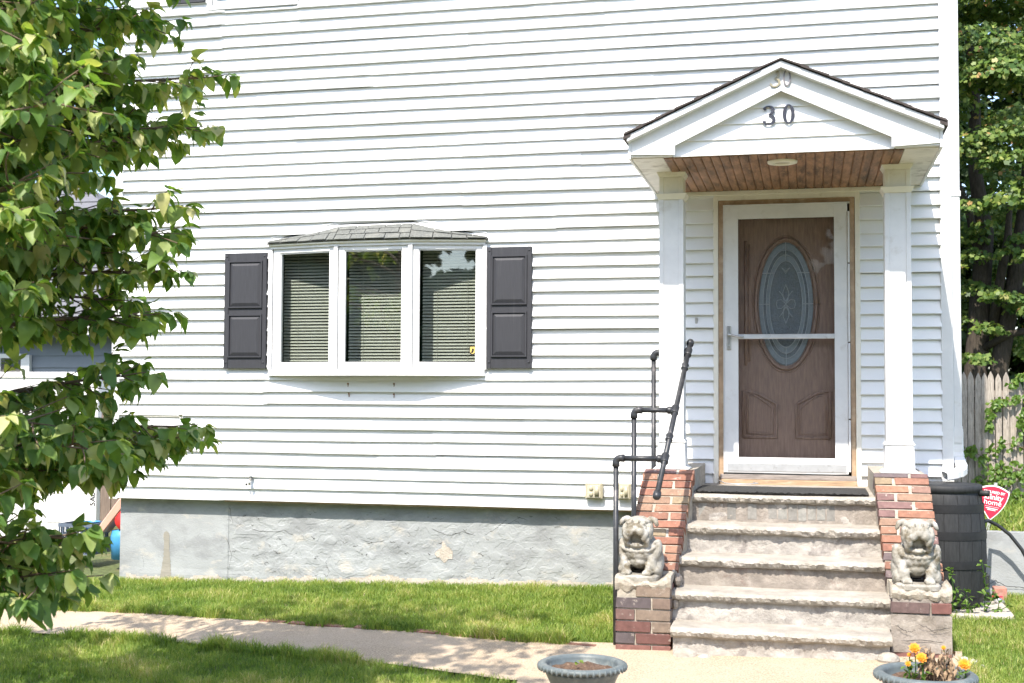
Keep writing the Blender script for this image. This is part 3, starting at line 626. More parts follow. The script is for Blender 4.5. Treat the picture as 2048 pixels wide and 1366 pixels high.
for k in range(4):   # gable siding courses
    zb_, zt = 2.492+k*U, 2.492+(k+1)*U; hw = lambda z: max(0.02, (2.912-z)/.4755) if z > 2.575 else .72
    h1, h2 = min(.72, hw(zb_)), min(.72, hw(min(zt, 2.9)))
    if k == 0: h1 = h2 = .72
    MB().add([(PX-h1, -1.498, zb_), (PX+h1, -1.498, zb_), (PX+h2, -1.484, zt), (PX-h2, -1.484, zt), (PX-h1, -1.47, zb_), (PX+h1, -1.47, zb_), (PX+h2, -1.47, zt), (PX-h2, -1.47, zt)], [(0, 1, 2, 3), (0, 4, 5, 1), (4, 7, 6, 5), (0, 3, 7, 4), (1, 5, 6, 2), (2, 6, 7, 3)]).build('gable_siding', VINYL, pr)
x = PX-.775; i = 0
while x < PX+.770:
    w = .0605; zj = random.uniform(0, .0025)
    o = MB().prism([(x+.001, 2.500), (x+.001, 2.4905-zj), (x+.008, 2.4855-zj), (x+w-.008, 2.4855-zj), (x+w-.001, 2.4905-zj), (x+w-.001, 2.500)], 'y', -1.475, -.03).build('soffit_board', SOFFITWOOD, pr); x += .062; i += 1
MB().box(PX-.98, PX+.98, -1.46, -.03, 2.5005, 2.52).build('ceiling_deck', SOFFITWOOD, pr)
MB().box(PX-.78, PX+.78, -.055, -.02, 2.452, 2.484).build('wall_trim', CREAM, pr, bevel=.003)
lt = MB().lathe([(.0, -.004), (.055, -.004), (.058, -.014), (.066, -.018), (.098, -.012), (.100, .0)], (PX, -1.22, 2.485), 32).build('ceiling_light', CREAM, pr, smooth=True)
MB().lathe([(.0, -.008), (.055, -.008)], (PX, -1.22, 2.485), 24).build('light_lens', LENS, pr)

def column(x0, x1):
    y0, y1 = -.95, -.785
    o = H(MB().box(x0, x1, y0, y1, .595, 2.29).build('porch_column', WHITE, bevel=.003))
    w = .028
    for a, b in ((x0-.004, x0+w), (x1-w, x1+.004)): MB().box(a, b, y0-.006, y1+.006, .595, 2.29).build('corner_trim', WHITE, o, bevel=.002)
    MB().box(x0, x1, y0, y1, 2.332, 2.452).build('neck', CREAM, o, bevel=.002)
    for a, b in ((x0-.003, x0+w), (x1-w, x1+.003)): MB().box(a, b, y0-.005, y1+.005, 2.332, 2.452).build('neck_trim', CREAM, o, bevel=.002)
    def flare(za, zb2, e1, e2, m): 
        v = [(x0-e1, y0-e1, za), (x1+e1, y0-e1, za), (x1+e1, y1+e1, za), (x0-e1, y1+e1, za), (x0-e2, y0-e2, zb2), (x1+e2, y0-e2, zb2), (x1+e2, y1+e2, zb2), (x0-e2, y1+e2, zb2)]
        return MB().add(v, [(0, 3, 2, 1), (4, 5, 6, 7), (0, 1, 5, 4), (1, 2, 6, 5), (2, 3, 7, 6), (3, 0, 4, 7)])
    flare(2.29, 2.332, .008, .028, CREAM).build('band', CREAM, o, bevel=.002); flare(2.452, 2.486, .004, .022, CREAM).build('capital', CREAM, o, bevel=.002)
    flare(.388, .57, .018, .012, WHITE).build('base', WHITE, o, bevel=.004); flare(.57, .595, .020, .006, WHITE).build('base_moulding', WHITE, o, bevel=.002)
    flare(.383, .402, .045, .022, WHITE).build('base_skirt', WHITE, o, bevel=.003)
column(-1.017, -.853); column(.524, .689)

# ---------------- small fittings on the siding
def flood(x, w):
    o = empty('wall_light', None, None); o.parent = house; o.matrix_parent_inverse = Matrix.Translation((2.4, 0, .65)); o.location = (x, 0, .15)
    MB().box(-w*.8, w*.8, -.035, -.012, -.05, .05).build('back_plate', CREAM, o, bevel=.004)
    MB().box(-w, w, -.085, -.035, -.066, .066).build('housing', LENS, o, bevel=.010)
    MB().box(-w*.78, w*.78, -.090, -.084, -.050, .052).build('lens', LENSW, o, bevel=.006)
    MB().ball((-w*.3, -.09, .02), (w*.26, .012, .022)).ball((-w*.3, -.09, -.024), (w*.26, .012, .020)).box(w*.1, w*.6, -.096, -.09, -.04, .04).build('bulb', LENS, o, bevel=0, smooth=True)
    MB().box(w*.96, w*1.06, -.07, -.05, -.056, -.044).build('clip', BLACK, o)
flood(-1.632, .070); flood(-1.395, .052)
hbx = H(MB().tube([(-4.55, -.02, .185), (-4.55, -.05, .18), (-4.545, -.075, .165), (-4.54, -.085, .135)], [.011, .012, .014, .010], 8).build('hose_tap', STEEL, smooth=True))
MB().lathe([(.0, -.004), (.024, -.004), (.024, .004), (.0, .004)], (-4.555, -.06, .215), 12).build('tap_wheel', SIGNWHITE, hbx); MB().ball((-4.572, -.075, .14), .011, nu=8, nv=6).build('tap_cap', RUBBER, hbx)
H(MB().tube([(-5.57, -.025, .700), (-5.4, -.026, .700), (-5.22, -.028, .700)], .004, 6).build('cable_conduit', CREAM, smooth=True))
H(MB().tube([(-5.22, -.03, .700), (-5.20, -.035, .685), (-5.19, -.04, .665), (-5.205, -.035, .655), (-5.19, -.03, .69), (-5.195, -.03, .725)], .004, 6).lathe([(0, 0), (.018, 0), (.018, .01), (0, .01)], (-5.205, -.035, .715), 10).build('cable_hook', CREAM, smooth=True))

# house numbers
def ribbon(pts, y0, y1):
    # pts: (x, z, width); a flat stroke of varying width with thickness
    P = [Vector((a, b)) for a, b, _ in pts]; n = len(P); L = []; Rr = []
    for i in range(n):
        t = (P[min(i+1, n-1)]-P[max(i-1, 0)]).normalized(); nn = Vector((-t.y, t.x)); w = pts[i][2]/2
        L.append(P[i]+nn*w); Rr.append(P[i]-nn*w)
    v = []
    for y in (y0, y1): v += [(p.x, y, p.y) for p in L]+[(p.x, y, p.y) for p in Rr]
    f = []
    for i in range(n-1):
        f += [(i, i+1, n+i+1, n+i), (2*n+i, 3*n+i, 3*n+i+1, 2*n+i+1), (i, 2*n+i, 2*n+i+1, i+1), (n+i, n+i+1, 3*n+i+1, 3*n+i)]
    f += [(0, n, 3*n, 2*n), (n-1, 3*n-1, 4*n-1, 2*n-1)]
    return MB().add(v, f)
def three(cx, cz, w, h, thin, thick):
    P = []
    r1z, r2z = h*.235, h*.265; c1, c2 = cz+h/2-r1z, cz-h/2+r2z
    for k in range(15):
        a = math.radians(160-(160+85)*k/14); wd = thin+(thick-thin)*max(0, math.cos(a))**1.2; P.append((cx-w*.06+w*.42*math.cos(a), c1+r1z*.92*math.sin(a), wd))
    for k in range(1, 17):
        a = math.radians(82-(82+170)*k/16); wd = thin+(thick-thin)*max(0, math.cos(a))**1.2; P.append((cx-w*.04+w*.46*math.cos(a), c2+r2z*.94*math.sin(a), wd))
    return P
def zero(cx, cz, w, h, thin, thick, y0, y1):
    n = 36; v = []
    for y in (y0, y1):
        for k in range(n):
            c_, s_ = math.cos(2*math.pi*k/n), math.sin(2*math.pi*k/n); v += [(cx+w/2*c_, y, cz+h/2*s_), (cx+(w/2-thick)*c_, y, cz+(h/2-thin)*s_)]
    f = []
    for k in range(n):
        a, b = 2*k, 2*((k+1) % n); o = 2*n
        f += [(a, b, b+1, a+1), (a+o, a+1+o, b+1+o, b+o), (a, a+o, b+o, b), (a+1, b+1, b+1+o, a+1+o)]
    return MB().add(v, f)
ribbon(three(-.194, 2.970, .062, .108, .009, .014), -1.560, -1.5505).build('house_number', NUMCREAM, pr)
zero(-.119, 2.972, .050, .110, .008, .010, -1.560, -1.5505).build('house_number', NUMGREY, pr)
ribbon(three(-.237, 2.741, .078, .125, .009, .022), -1.505, -1.4985).ball((-.262, -1.502, 2.783), (.010, .004, .009), nu=10, nv=6).ball((-.264, -1.502, 2.70), (.009, .004, .009), nu=10, nv=6).build('house_number', NUMDARK, pr)
zero(-.110, 2.745, .078, .128, .008, .0235, -1.505, -1.4985).build('house_number', NUMDARK, pr)

# ------------------------------------------------------------------ front steps
steps = empty('front_steps', 'worn stone front steps between two brick cheek walls', 'steps', (-.17, -1.0, -.7))
def ST(o, p=None):
    if p is None: o.parent = steps; o.matrix_parent_inverse = Matrix.Translation((.17, 1.0, .7))
    else: o.parent = p
    return o
def xin_l(y): return -.765-.09*max(0, (-1.08-y))/.84
def xin_r(y): return .430+.065*max(0, (-1.08-y))/.84
def rough_slab(x0, x1, yf, yb, zt, th, seed):
    n = 130; v = []; f = []
    for i in range(n+1):
        x = x0+(x1-x0)*i/n
        e = .010*noise.fractal(Vector((x*7, seed, 0)), 1, 2, 4); ch = .014*max(0, nz(x*5, seed*3, 1)-.25)
        sag = -.006*math.sin(math.pi*i/n)
        ring = [(yb, zt+sag*.5), (yf+.10, zt+.002*nz(x*6, seed, 4)+sag), (yf+.020+.006*nz(x*9, seed, 8)+ch*.5, zt-.002+sag), (yf+.004+e*.6+ch*.6, zt-.012+sag), (yf-.006+.010*nz(x*17, seed, 2)+.005*nz(x*63, seed, 3), zt-th*.45+.012*nz(x*43, seed, 5)), (yf+.004+.010*nz(x*21, seed, 6)+.010*nz(x*71, seed, 1), zt-th*.8+.008*nz(x*53, seed, 2)), (yf+.020+e, zt-th+.006*nz(x*11, seed, 9)), (yb, zt-th)]
        v += [(x, a, b) for a, b in ring]
    k = 8
    for i in range(n):
        for j in range(k-1): f.append((i*k+j, (i+1)*k+j, (i+1)*k+j+1, i*k+j+1))
    f += [tuple(range(k)), tuple(range(n*k+k-1, n*k-1, -1))]
    return MB().add(v, f)
def rough_wall(x0, x1, y, z0, z1, seed, amp=.012):
    nx, nv = 70, 10; v = []
    for j in range(nv+1):
        for i in range(nx+1):
            x = x0+(x1-x0)*i/nx; z = z0+(z1-z0)*j/nv
            d = amp*noise.fractal(Vector((x*6, z*9, seed)), .9, 2.1, 5)+amp*.8*round(nz(x*4, z*7, seed+3)*2.5)/2.5
            v.append((x, y+d, z))
    return MB().add(v, [(j*(nx+1)+i, j*(nx+1)+i+1, (j+1)*(nx+1)+i+1, (j+1)*(nx+1)+i) for j in range(nv) for i in range(nx)])
RISE, RUN, Z0, Y0 = .187, .24, .226, -1.10
BR = [MB().box(-.5, .5, -.5, .5, -.5, .5).mesh('brick_a', bevel=.03) for _ in range(4)]
for k, me in enumerate(BR):
    for vv in me.vertices: vv.co += Vector((random.uniform(-.018, .018), random.uniform(-.02, .02), random.uniform(-.045, .045)))
    me.materials.append(BRICK)
BC = [(.26, .115, .070), (.29, .135, .082), (.23, .096, .062), (.21, .115, .085), (.26, .15, .098), (.16, .085, .075), (.235, .165, .10), (.135, .095, .092), (.26, .108, .068), (.28, .14, .088), (.24, .11, .072)]
BCD = [(.14, .078, .066), (.17, .115, .088), (.095, .072, .072), (.165, .070, .058), (.19, .135, .10), (.15, .066, .055), (.12, .075, .068)]
def brick(parent, loc, dims, rot=(0, 0, 0), pal=BC, col=None):
    o = bpy.data.objects.new('brick', random.choice(BR)); C.objects.link(o); o.parent = parent
    o.location = loc; o.scale = dims; o.rotation_euler = rot
    c = col or random.choice(pal); j = random.uniform(.82, 1.08); o.color = (c[0]*j*.93, c[1]*j, c[2]*j*1.04, 1); return o
fx = ST(MB().box(-.80, .50, -1.06, -.01, -.75, Z0-.056).build('stair_core', PARGE))
for k in range(5):
    yf = Y0-RUN*k; zt = Z0-RISE*k
    tx0, tx1 = [(-.80, .47), (-.82, .485), (-.845, .505), (-.865, .52), (-.828, .482)][k]
    s = ST(rough_slab(tx0, tx1, yf, (-.02 if k == 0 else yf+RUN+.07), zt, .062 if k else .058, k*5.3+1).build('tread', STONE, smooth=False))
    zb_ = zt-RISE if k < 4 else gz(0, -2.0)-.03
    yr = yf+.045
    rs = ST(rough_wall(tx0+.012, tx1-.012, yr, zb_-.004, zt-.05, k*9.1, .008 if k in (0, 2) else .014).build('riser', RISER if k != 2 else PARGE, smooth=True))
    if k in (0, 1, 3):
        x = xin_l(yf)+.03
        while x < xin_r(yf)-.05:
            w = random.uniform(.052, .062)
            if k == 0:
                g = random.choice([(.27, .245, .215), (.23, .205, .18), (.30, .27, .235), (.27, .225, .19)])
                brick(rs, (x+w/2, yr+.0185+random.uniform(-.002, .004), (zb_+zt-.058)/2+.004), (w, .05, RISE-.075-random.uniform(0, .02)), pal=[g])
            x += w+.009
for px_, pz_, r_ in ((-.74, -.70, .05), (-.62, -.715, .035), (.46, -.66, .045), (.30, -.695, .03), (-.30, -.715, .025)):
    ST(MB().ball((px_, -2.03, pz_), (r_*1.5, .05, r_), nu=9, nv=6).build('rubble', STONE, smooth=False))

# cheek walls
PROF = [(-.30, .383), (-1.05, .383), (-1.12, .350), (-1.20, .268), (-1.66, -.255)]
def prof_point(s):
    for a, b in zip(PROF[1:], PROF[2:]):
        d = math.dist(a, b)
        if s <= d: return (a[0]+(b[0]-a[0])*s/d, a[1]+(b[1]-a[1])*s/d, math.atan2(b[1]-a[1], -(b[0]-a[0])))
        s -= d
    return None
def cheek(side):
    if side < 0:
        inn = xin_l; W_ = .345; out = lambda y: inn(y)-W_; pal = BC
    else:
        inn = xin_r; W_ = .345; out = lambda y: inn(y)+W_; pal = BC
    nm = 'left' if side < 0 else 'right'
    # mortar core following the profile
    pts = [(-.02, .378), (-1.052, .378), (-1.117, .345), (-1.197, .262), (-1.652, -.260), (-1.645, -.95), (-.02, -.95)]
    v = []; 
    for y, z in pts: v.append((inn(y)-side*-.0+side*.006*-1*-1, y, z))
    for y, z in pts: v.append((out(y)-side*.006, y, z))
    n = len(pts)
    ck = ST(MB().add(v, [tuple(range(n)), tuple(range(2*n-1, n-1, -1))]+[(i, i+n, (i+1) % n+n, (i+1) % n) for i in range(n)]).build('cheek_wall', MORTAR))
    mt = []
    s = .03; r = 0
    total = sum(math.dist(a, b) for a, b in zip(PROF[1:], PROF[2:]))
    while s < total:
        y, z, a = prof_point(s); cx0, cx1 = sorted((inn(y), out(y)))
        ny, nzv = -math.sin(-a), 0
        # outward normal of the slope (pointing up and toward the street)
        t = Vector((0, -math.cos(a), math.sin(a))); nrm = Vector((0, -abs(math.sin(a)), math.cos(a)))
        L = cx1-cx0; cut = .66 if r % 2 == 0 else .34; cut += random.uniform(-.03, .03); gap = .019
        for u0, u1 in ((0, cut), (cut, 1)):
            xa, xb = cx0+L*u0+(gap/2 if u0 else 0), cx0+L*u1-(gap/2 if u1 < 1 else 0)
            c = Vector(((xa+xb)/2, y, z))-nrm*(.048-random.uniform(0, .005))
            brick(ck, c, (xb-xa, .056, .098), (a*-1+0 if True else 0, 0, random.uniform(-.01, .01)), pal=pal)
        s += .0665; r += 1
    # flat top beside the column and the brick face toward the steps
    y = -1.02
    while y > -.55:
        cx0, cx1 = sorted((inn(y), out(y))); L = cx1-cx0; cut = .66 if r % 2 == 0 else .34
        for u0, u1 in ((0, cut), (cut, 1)):
            xa, xb = cx0+L*u0+.005*(u0 > 0), cx0+L*u1-.005*(u1 < 1)
            brick(ck, ((xa+xb)/2, y+.0, .336), (xb-xa, .056, .092), (0, 0, random.uniform(-.01, .01)), pal=[(.30, .11, .08), (.24, .10, .08), (.34, .14, .10)])
        y += -.0 ; r += 1; y = y+.0665
        if y > -.66: break
    # pier in front
    pr_ = ST(MB().box(min(inn(-1.8), out(-1.8))+.008, max(inn(-1.8), out(-1.8))-.008, -1.905, -1.60, -.95, -.275).build('pier', MORTAR if side < 0 else PARGE))
    zg = gz((inn(-1.9)+out(-1.9))/2, -1.92)-.01; z = zg; r = 0; xl_, xr_ = sorted((inn(-1.8), out(-1.8)))
    palp = BCD
    while z < -.335:
        h = .0635; cut = .36 if r % 2 else .66
        for u0, u1 in ((0, cut), (cut, 1)):
            if side > 0 and 1 <= r <= 3: continue
            L = xr_-xl_; xa, xb = xl_+L*u0+.005*(u0 > 0), xl_+L*u1-.005*(u1 < 1)
            if side < 0 and r >= 5 and u0 == 0: continue
            b_ = brick(pr_, ((xa+xb)/2, -1.868+random.uniform(-.004, .004), z+h/2), (xb-xa, .10, h), (0, 0, 0), pal=palp if r else [(.21, .092, .074), (.18, .08, .066)])
            if side < 0 and u1 == 1:
                for yy in (-1.70,): brick(pr_, (xr_-.05, yy, z+h/2), (.10, .21, h), pal=palp)
            if side > 0 and u0 == 0:
                brick(pr_, (xl_+.05, -1.70, z+h/2), (.10, .21, h), pal=palp)
        z += h+.010; r += 1
    # ragged mortar bed on the pier top
    nn = 70; v = []; f = []
    for i in range(nn+1):
        x = xl_-.004+(xr_-xl_+.008)*i/nn
        lo = -.312-.05*abs(nz(x*13, side*3, 0, 1))-.03*max(0, nz(x*31, side, 4)); hi = -.268+.034*nz(x*10, side*7, 2)+.014*nz(x*37, side, 9)+.03*abs((i/nn-.5)*2)**3
        yf = -1.922+.020*nz(x*14, 0, side*5)+.010*nz(x*41, 2, side)
        v += [(x, -1.60, hi), (x, yf+.03, hi+.004*nz(x*20, 1, 1)), (x, yf, hi-.012), (x, yf-.002+.008*nz(x*22, 3, side), (hi+lo)/2), (x, yf+.012, lo)]
    for i in range(nn):
        for j in range(4): f.append((i*5+j, (i+1)*5+j, (i+1)*5+j+1, i*5+j+1))
    f += [tuple(range(5)), tuple(range(nn*5+4, nn*5-1, -1))]
    ST(MB().add(v, f).build('mortar_bed', MORTAR, smooth=False))
    if side > 0:
        o = rough_wall(xl_-.002, xr_+.002, -1.918, zg+.06, zg+.285, 77, .012).build('parge_coat', PARGE, smooth=True); ST(o)
        for cp in ([(xl_+.02, -.47), (xl_+.09, -.51), (xl_+.14, -.50)], [(xl_+.15, -.46), (xl_+.22, -.49), (xl_+.26, -.515)], [(xl_+.20, -.50), (xl_+.33, -.475)], [(xl_+.05, -.56), (xl_+.20, -.55), (xl_+.30, -.565)], [(xl_+.12, -.60), (xl_+.2, -.61)]):
            c0 = crack(cp, .004); m2 = MB(); m2.v = [(a_, -1.934, c_) for a_, b_, c_ in c0.v]; m2.f = c0.f; ST(m2.build('crack', CRK))
    else:
        # crumbled render where the pier meets the treads
        for q in range(7): ST(MB().ball((xr_+.012+random.uniform(0, .02), -1.66+random.uniform(-.12, .1), -.68+.065*q), (.03, .06, .045), nu=8, nv=6).build('rubble', PARGE))
cheek(-1); cheek(1)
mtb = tag(rough_slab(-.755, .40, -1.045, -.50, Z0+.018, .012, 50).build('door_mat', MAT), 'flat black rubber mat on the top landing before the door', 'mat')
tag(MB().tube([(-.66, -.12, .255), (-.60, -.35, .250), (-.52, -.46, .252), (-.42, -.42, .252), (-.36, -.30, .250), (-.40, -.20, .25)], .004, 6).build('cord', ALUM, smooth=True), 'thin pale cord curled on the mat by the threshold', 'cord')

# ------------------------------------------------------------------ pipe handrail
hr = empty('pipe_handrail', 'black iron pipe handrail with three posts beside the left brick cheek wall', 'handrail', (-1.2, -1.4, -.7))
def HR(o): o.parent = hr; o.matrix_parent_inverse = Matrix.Translation((1.2, 1.4, .7)); return o
RA = [(-.888, -1.80, .495), (-.863, -1.41, .800), (-.822, -.89, 1.205)]
PO = [(-1.203, -1.80), (-1.139, -1.41), (-1.068, -.89)]
d_ = (Vector(RA[2])-Vector(RA[0])).normalized(); e0 = Vector(RA[0])-d_*.355; e1 = Vector(RA[2])+d_*.125; PR = .0175
HR(MB().tube([e0, e1], PR, 14).build('rail', IRON, smooth=True))
for e, s in ((e0, -1), (e1, 1)):
    HR(MB().tube([e-d_*s*.035, e-d_*s*.005, e+d_*s*.012, e+d_*s*.022], [.025, .027, .022, .008], 14).build('end_cap', IRON, smooth=True))
for (rx, ry, rz_), (px_, py_) in zip(RA, PO):
    HR(MB().tube([(px_, py_, gz(px_, py_)-.1), (px_, py_, rz_-.03)], PR, 14).build('post', IRON, smooth=True))
    HR(MB().tube([(px_+.03, py_, rz_), (rx-.015, ry, rz_)], PR, 14).build('arm', IRON, smooth=True))
    arc = [(px_, py_, rz_-.055), (px_, py_, rz_-.030)]+[(px_+.03-.03*math.cos(t), py_, rz_-.03+.03*math.sin(t)) for t in (.3, .7, 1.1, 1.4)]+[(px_+.03, py_, rz_), (px_+.055, py_, rz_)]
    HR(MB().tube(arc, [.025, .024]+[.0225]*4+[.024, .025], 14).build('elbow', IRON, smooth=True))
    c = Vector((rx, ry, rz_))
    HR(MB().tube([c-d_*.038, c-d_*.032, c-d_*.02, c+d_*.02, c+d_*.032, c+d_*.038], [.024, .027, .025, .025, .027, .024], 14).tube([c+Vector((-.05, 0, 0)), c+Vector((-.043, 0, 0)), c], [.024, .026, .023], 14).build('tee', IRON, smooth=True))
for q in (Vector(RA[0]).lerp(Vector(RA[1]), .42), Vector(RA[1]).lerp(Vector(RA[2]), .74)):
    HR(MB().tube([q-d_*.03, q-d_*.022, q-d_*.006, q+d_*.006, q+d_*.022, q+d_*.03], [.021, .026, .022, .022, .026, .021], 14).build('coupling', IRON, smooth=True))

# ------------------------------------------------------------------ bulldog statues
def bulldog(x, y, z, rz, label, seed, mouth):
    root = empty('bulldog_statue', label, 'statue', (x, y, z), 'bulldog statues on the step piers'); root.rotation_euler = (0, 0, rz)
    b = MB(); B_ = b.ball
    B_((0, .055, .165), (.112, .10, .125)); B_((0, .0, .185), (.118, .085, .085)); B_((0, -.05, .165), (.085, .045, .055)); B_((0, -.035, .115), (.06, .045, .05))
    for s in (-1, 1):
        B_((s*.098, .045, .10), (.050, .08, .085)); B_((s*.112, .0, .055), (.034, .065, .045))
        B_((s*.104, -.005, .165), (.040, .048, .085), (0, s*.22, 0)); B_((s*.088, -.04, .10), (.028, .032, .070), (0, s*-.22, 0)); B_((s*.070, -.060, .06), (.025, .027, .048))
        B_((s*.066, -.078, .040), (.034, .036, .020))
        for q in (-1, 0, 1): B_((s*.066+q*.020, -.106, .036), (.011, .014, .014), nu=10, nv=7)
    for k in range(9):      # scalloped chest fold
        a = math.radians(192+156*k/8); B_((.098*math.cos(a), -.088+.045*abs(math.cos(a))**2, .205+.030*math.sin(a)), (.022, .018, .016), nu=10, nv=7)
    for k in range(9):
        a = math.radians(185+170*k/8); B_((.104*math.cos(a), -.070+.045*abs(math.cos(a))**2, .232+.026*math.sin(a)), (.024, .017, .013), nu=10, nv=7)
    # head: broad skull, heavy muzzle with hanging flews round an open mouth
    B_((0, -.015, .325), (.094, .085, .070)); B_((0, -.05, .362), (.080, .05, .026)); B_((0, -.095, .322), (.070, .042, .038)); B_((0, -.03, .262), (.080, .05, .05))
    for s in (-1, 1):
        B_((s*.034, -.128, .302), (.032, .024, .026), (0, s*.35, 0)); B_((s*.058, -.112, .278), (.023, .026, .040), (0, s*.25, 0)); B_((s*.068, -.095, .248), (.018, .024, .030), (0, s*.1, 0))
        B_((s*.052, -.128, .272), (.011, .010, .016), nu=10, nv=7)
        B_((s*.040, -.104, .352), (.026, .016, .011), (0, s*-.30, 0), nu=10, nv=7); B_((s*.034, -.118, .338), (.010, .008, .008), nu=10, nv=6)
        B_((s*.088, -.01, .372), (.034, .022, .018), (0, s*.35, s*.2)); B_((s*.112, -.025, .352), (.015, .016, .026), (0, s*-.35, 0))
        B_((s*.022, -.112, .368), (.007, .012, .016), nu=8, nv=6); B_((s*.080, -.06, .30), (.020, .04, .05))
        B_((s*.017, -.110, .222), (.009, .010, .012), nu=8, nv=6)
        B_((s*.06, -.075, .225), (.022, .026, .022))
    B_((0, -.138, .316), (.024, .013, .015)); B_((0, -.080, .214), (.046, .036, .016)); B_((0, -.104, .212), (.030, .014, .010))
    o = b.build('body', CONC, root, smooth=True)
    rm_ = o.modifiers.new('r', 'REMESH'); rm_.mode = 'VOXEL'; rm_.voxel_size = .0052; rm_.use_smooth_shade = True
    sm = o.modifiers.new('s', 'SMOOTH'); sm.factor = .5; sm.iterations = 2
    tx = bpy.data.textures.new('weather', 'CLOUDS'); tx.noise_scale = .022; tx.noise_depth = 3
    dm = o.modifiers.new('d', 'DISPLACE'); dm.texture = tx; dm.strength = .006; dm.mid_level = .5; dm.texture_coords = 'GLOBAL'
    n = 40; v = []; f = []
    pb = MB(); P = []
    for k in range(28):
        a = 2*math.pi*k/28; c_, s_ = math.cos(a), math.sin(a); e = 4.0
        P.append((.132*math.copysign(abs(c_)**(2/e), c_), -.005+.135*math.copysign(abs(s_)**(2/e), s_)))
    pb.prism(P, 'z', -.014, .028); pb.build('plinth', CONC, root, smooth=False, bevel=.010)
    root.scale = (1.02, 1.02, 1.0) if mouth == 0 else (1.0, 1.02, 1.05)
    return root
bulldog(-1.055, -1.755, -.268, -.10, 'weathered stone bulldog statue on the left brick pier below the handrail', 1, 0)
bulldog(.645, -1.755, -.262, .06, 'weathered stone bulldog statue on the right pier beside the black barrel', 2, 1)

# ------------------------------------------------------------------ rain barrel, slab, hose, sign, low wall, fence
SL = tag(rough_slab(.62, 1.345, -.80, -.06, -.565, .10, 91).build('concrete_slab', SLABM), 'pale cracked concrete slab under the black rain barrel', 'slab')
bar = empty('rain_barrel', 'black ribbed plastic rain barrel under the white downspout elbow', 'barrel', (.937, -.385, -.565))
pf = [(.0, 0), (.25, 0), (.262, .02)]
for k in range(13):
    t = k/12; pf.append((.262+.030*math.sin(math.pi*t)-.004*t, .02+.77*t))
pf += [(.256, .793), (.268, .797), (.268, .838), (.258, .845), (.0, .840)]
MB().lathe(pf, n=56).build('drum', BARREL, bar, smooth=True)
for z in (.10, .30, .50, .685):
    rr = .262+.030*math.sin(math.pi*(z-.02)/.77)
    MB().lathe([(rr-.004, z-.030), (rr+.0025, z-.029), (rr+.003, z), (rr+.0025, z+.029), (rr-.004, z+.030)], n=96).build('hoop', BLACKBAND, bar)
for k in range(18):
    a = 2*math.pi*k/18+.1; zz = [(.03+.75*j/10) for j in range(11)]
    MB().tube([((.2605+.030*math.sin(math.pi*(z-.02)/.77))*math.cos(a), (.2605+.030*math.sin(math.pi*(z-.02)/.77))*math.sin(a), z) for z in zz], .0016, 4).build('stave_joint', BLACKBAND, bar)
MB().tube([(.20, -.10, .79), (.28, -.12, .79), (.30, -.125, .79)], .022, 10).build('overflow_pipe', RUBBER, bar, smooth=True)
MB().box(.262, .30, -.08, .02, .13, .22).build('spigot_box', RUBBER, bar, bevel=.006)
tag(MB().tube([(1.20, -.42, .02), (1.27, -.16, .005), (1.34, -.15, -.03), (1.42, -.15, -.095), (1.50, -.15, -.20), (1.58, -.16, -.36), (1.64, -.18, -.52), (1.62, -.22, -.57), (1.5, -.24, -.585), (1.40, -.26, -.588), (1.31, -.30, -.565)], .013, 10).build('garden_hose', RUBBER, smooth=True), 'black garden hose arching from the rain barrel down to the ground', 'hose')
va = empty('hose_valve', 'grey hose valve with red lever beside the barrel foot', 'valve', (1.29, -.32, -.55))
MB().tube([(0, 0, .02), (.03, .02, .0), (.06, .03, -.015)], [.02, .024, .018], 10).build('valve_body', ALUM, va, smooth=True); MB().box(-.02, .05, -.012, .004, .03, .04).build('lever', RED, va, bevel=.002)
tag(MB().box(1.30, 1.39, -.20, -.10, -.60, -.47).build('loose_brick', LBRICK, bevel=.006), 'pinkish loose brick standing against the low grey wall', 'brick')
lw = empty('low_wall', 'low grey painted concrete wall right of the rain barrel', 'wall', (2.2, .05, -.6))
nx = 60; v = []
for j in range(9):
    for i in range(nx+1):
        xx = 1.10+2.9*i/nx; zz = -.75+(-.095+.75)*j/8; v.append((xx-2.2, -.035+.010*noise.fractal(Vector((xx*4, zz*5, 3)), .9, 2, 4)-.012*(zz < -.50), zz+.6))
MB().add(v, [(j*(nx+1)+i, j*(nx+1)+i+1, (j+1)*(nx+1)+i+1, (j+1)*(nx+1)+i) for j in range(8) for i in range(nx)]).build('stucco_face', STUCCO, lw, smooth=True)
MB().box(-1.1, 1.8, -.03, .12, -.15, .503).build('wall_body', STUCCO, lw, bevel=.008)
ck = crack([(-.93+.02, .13), (-.86, .155), (-.80, .12), (-.70, .11), (-.55, .085)], .004)
ck2 = MB(); ck2.v = [(a, -.0530-.004, b) for a, b_, b in ck.v]; ck2.f = ck.f; ck2.build('crack', BLACK, lw)
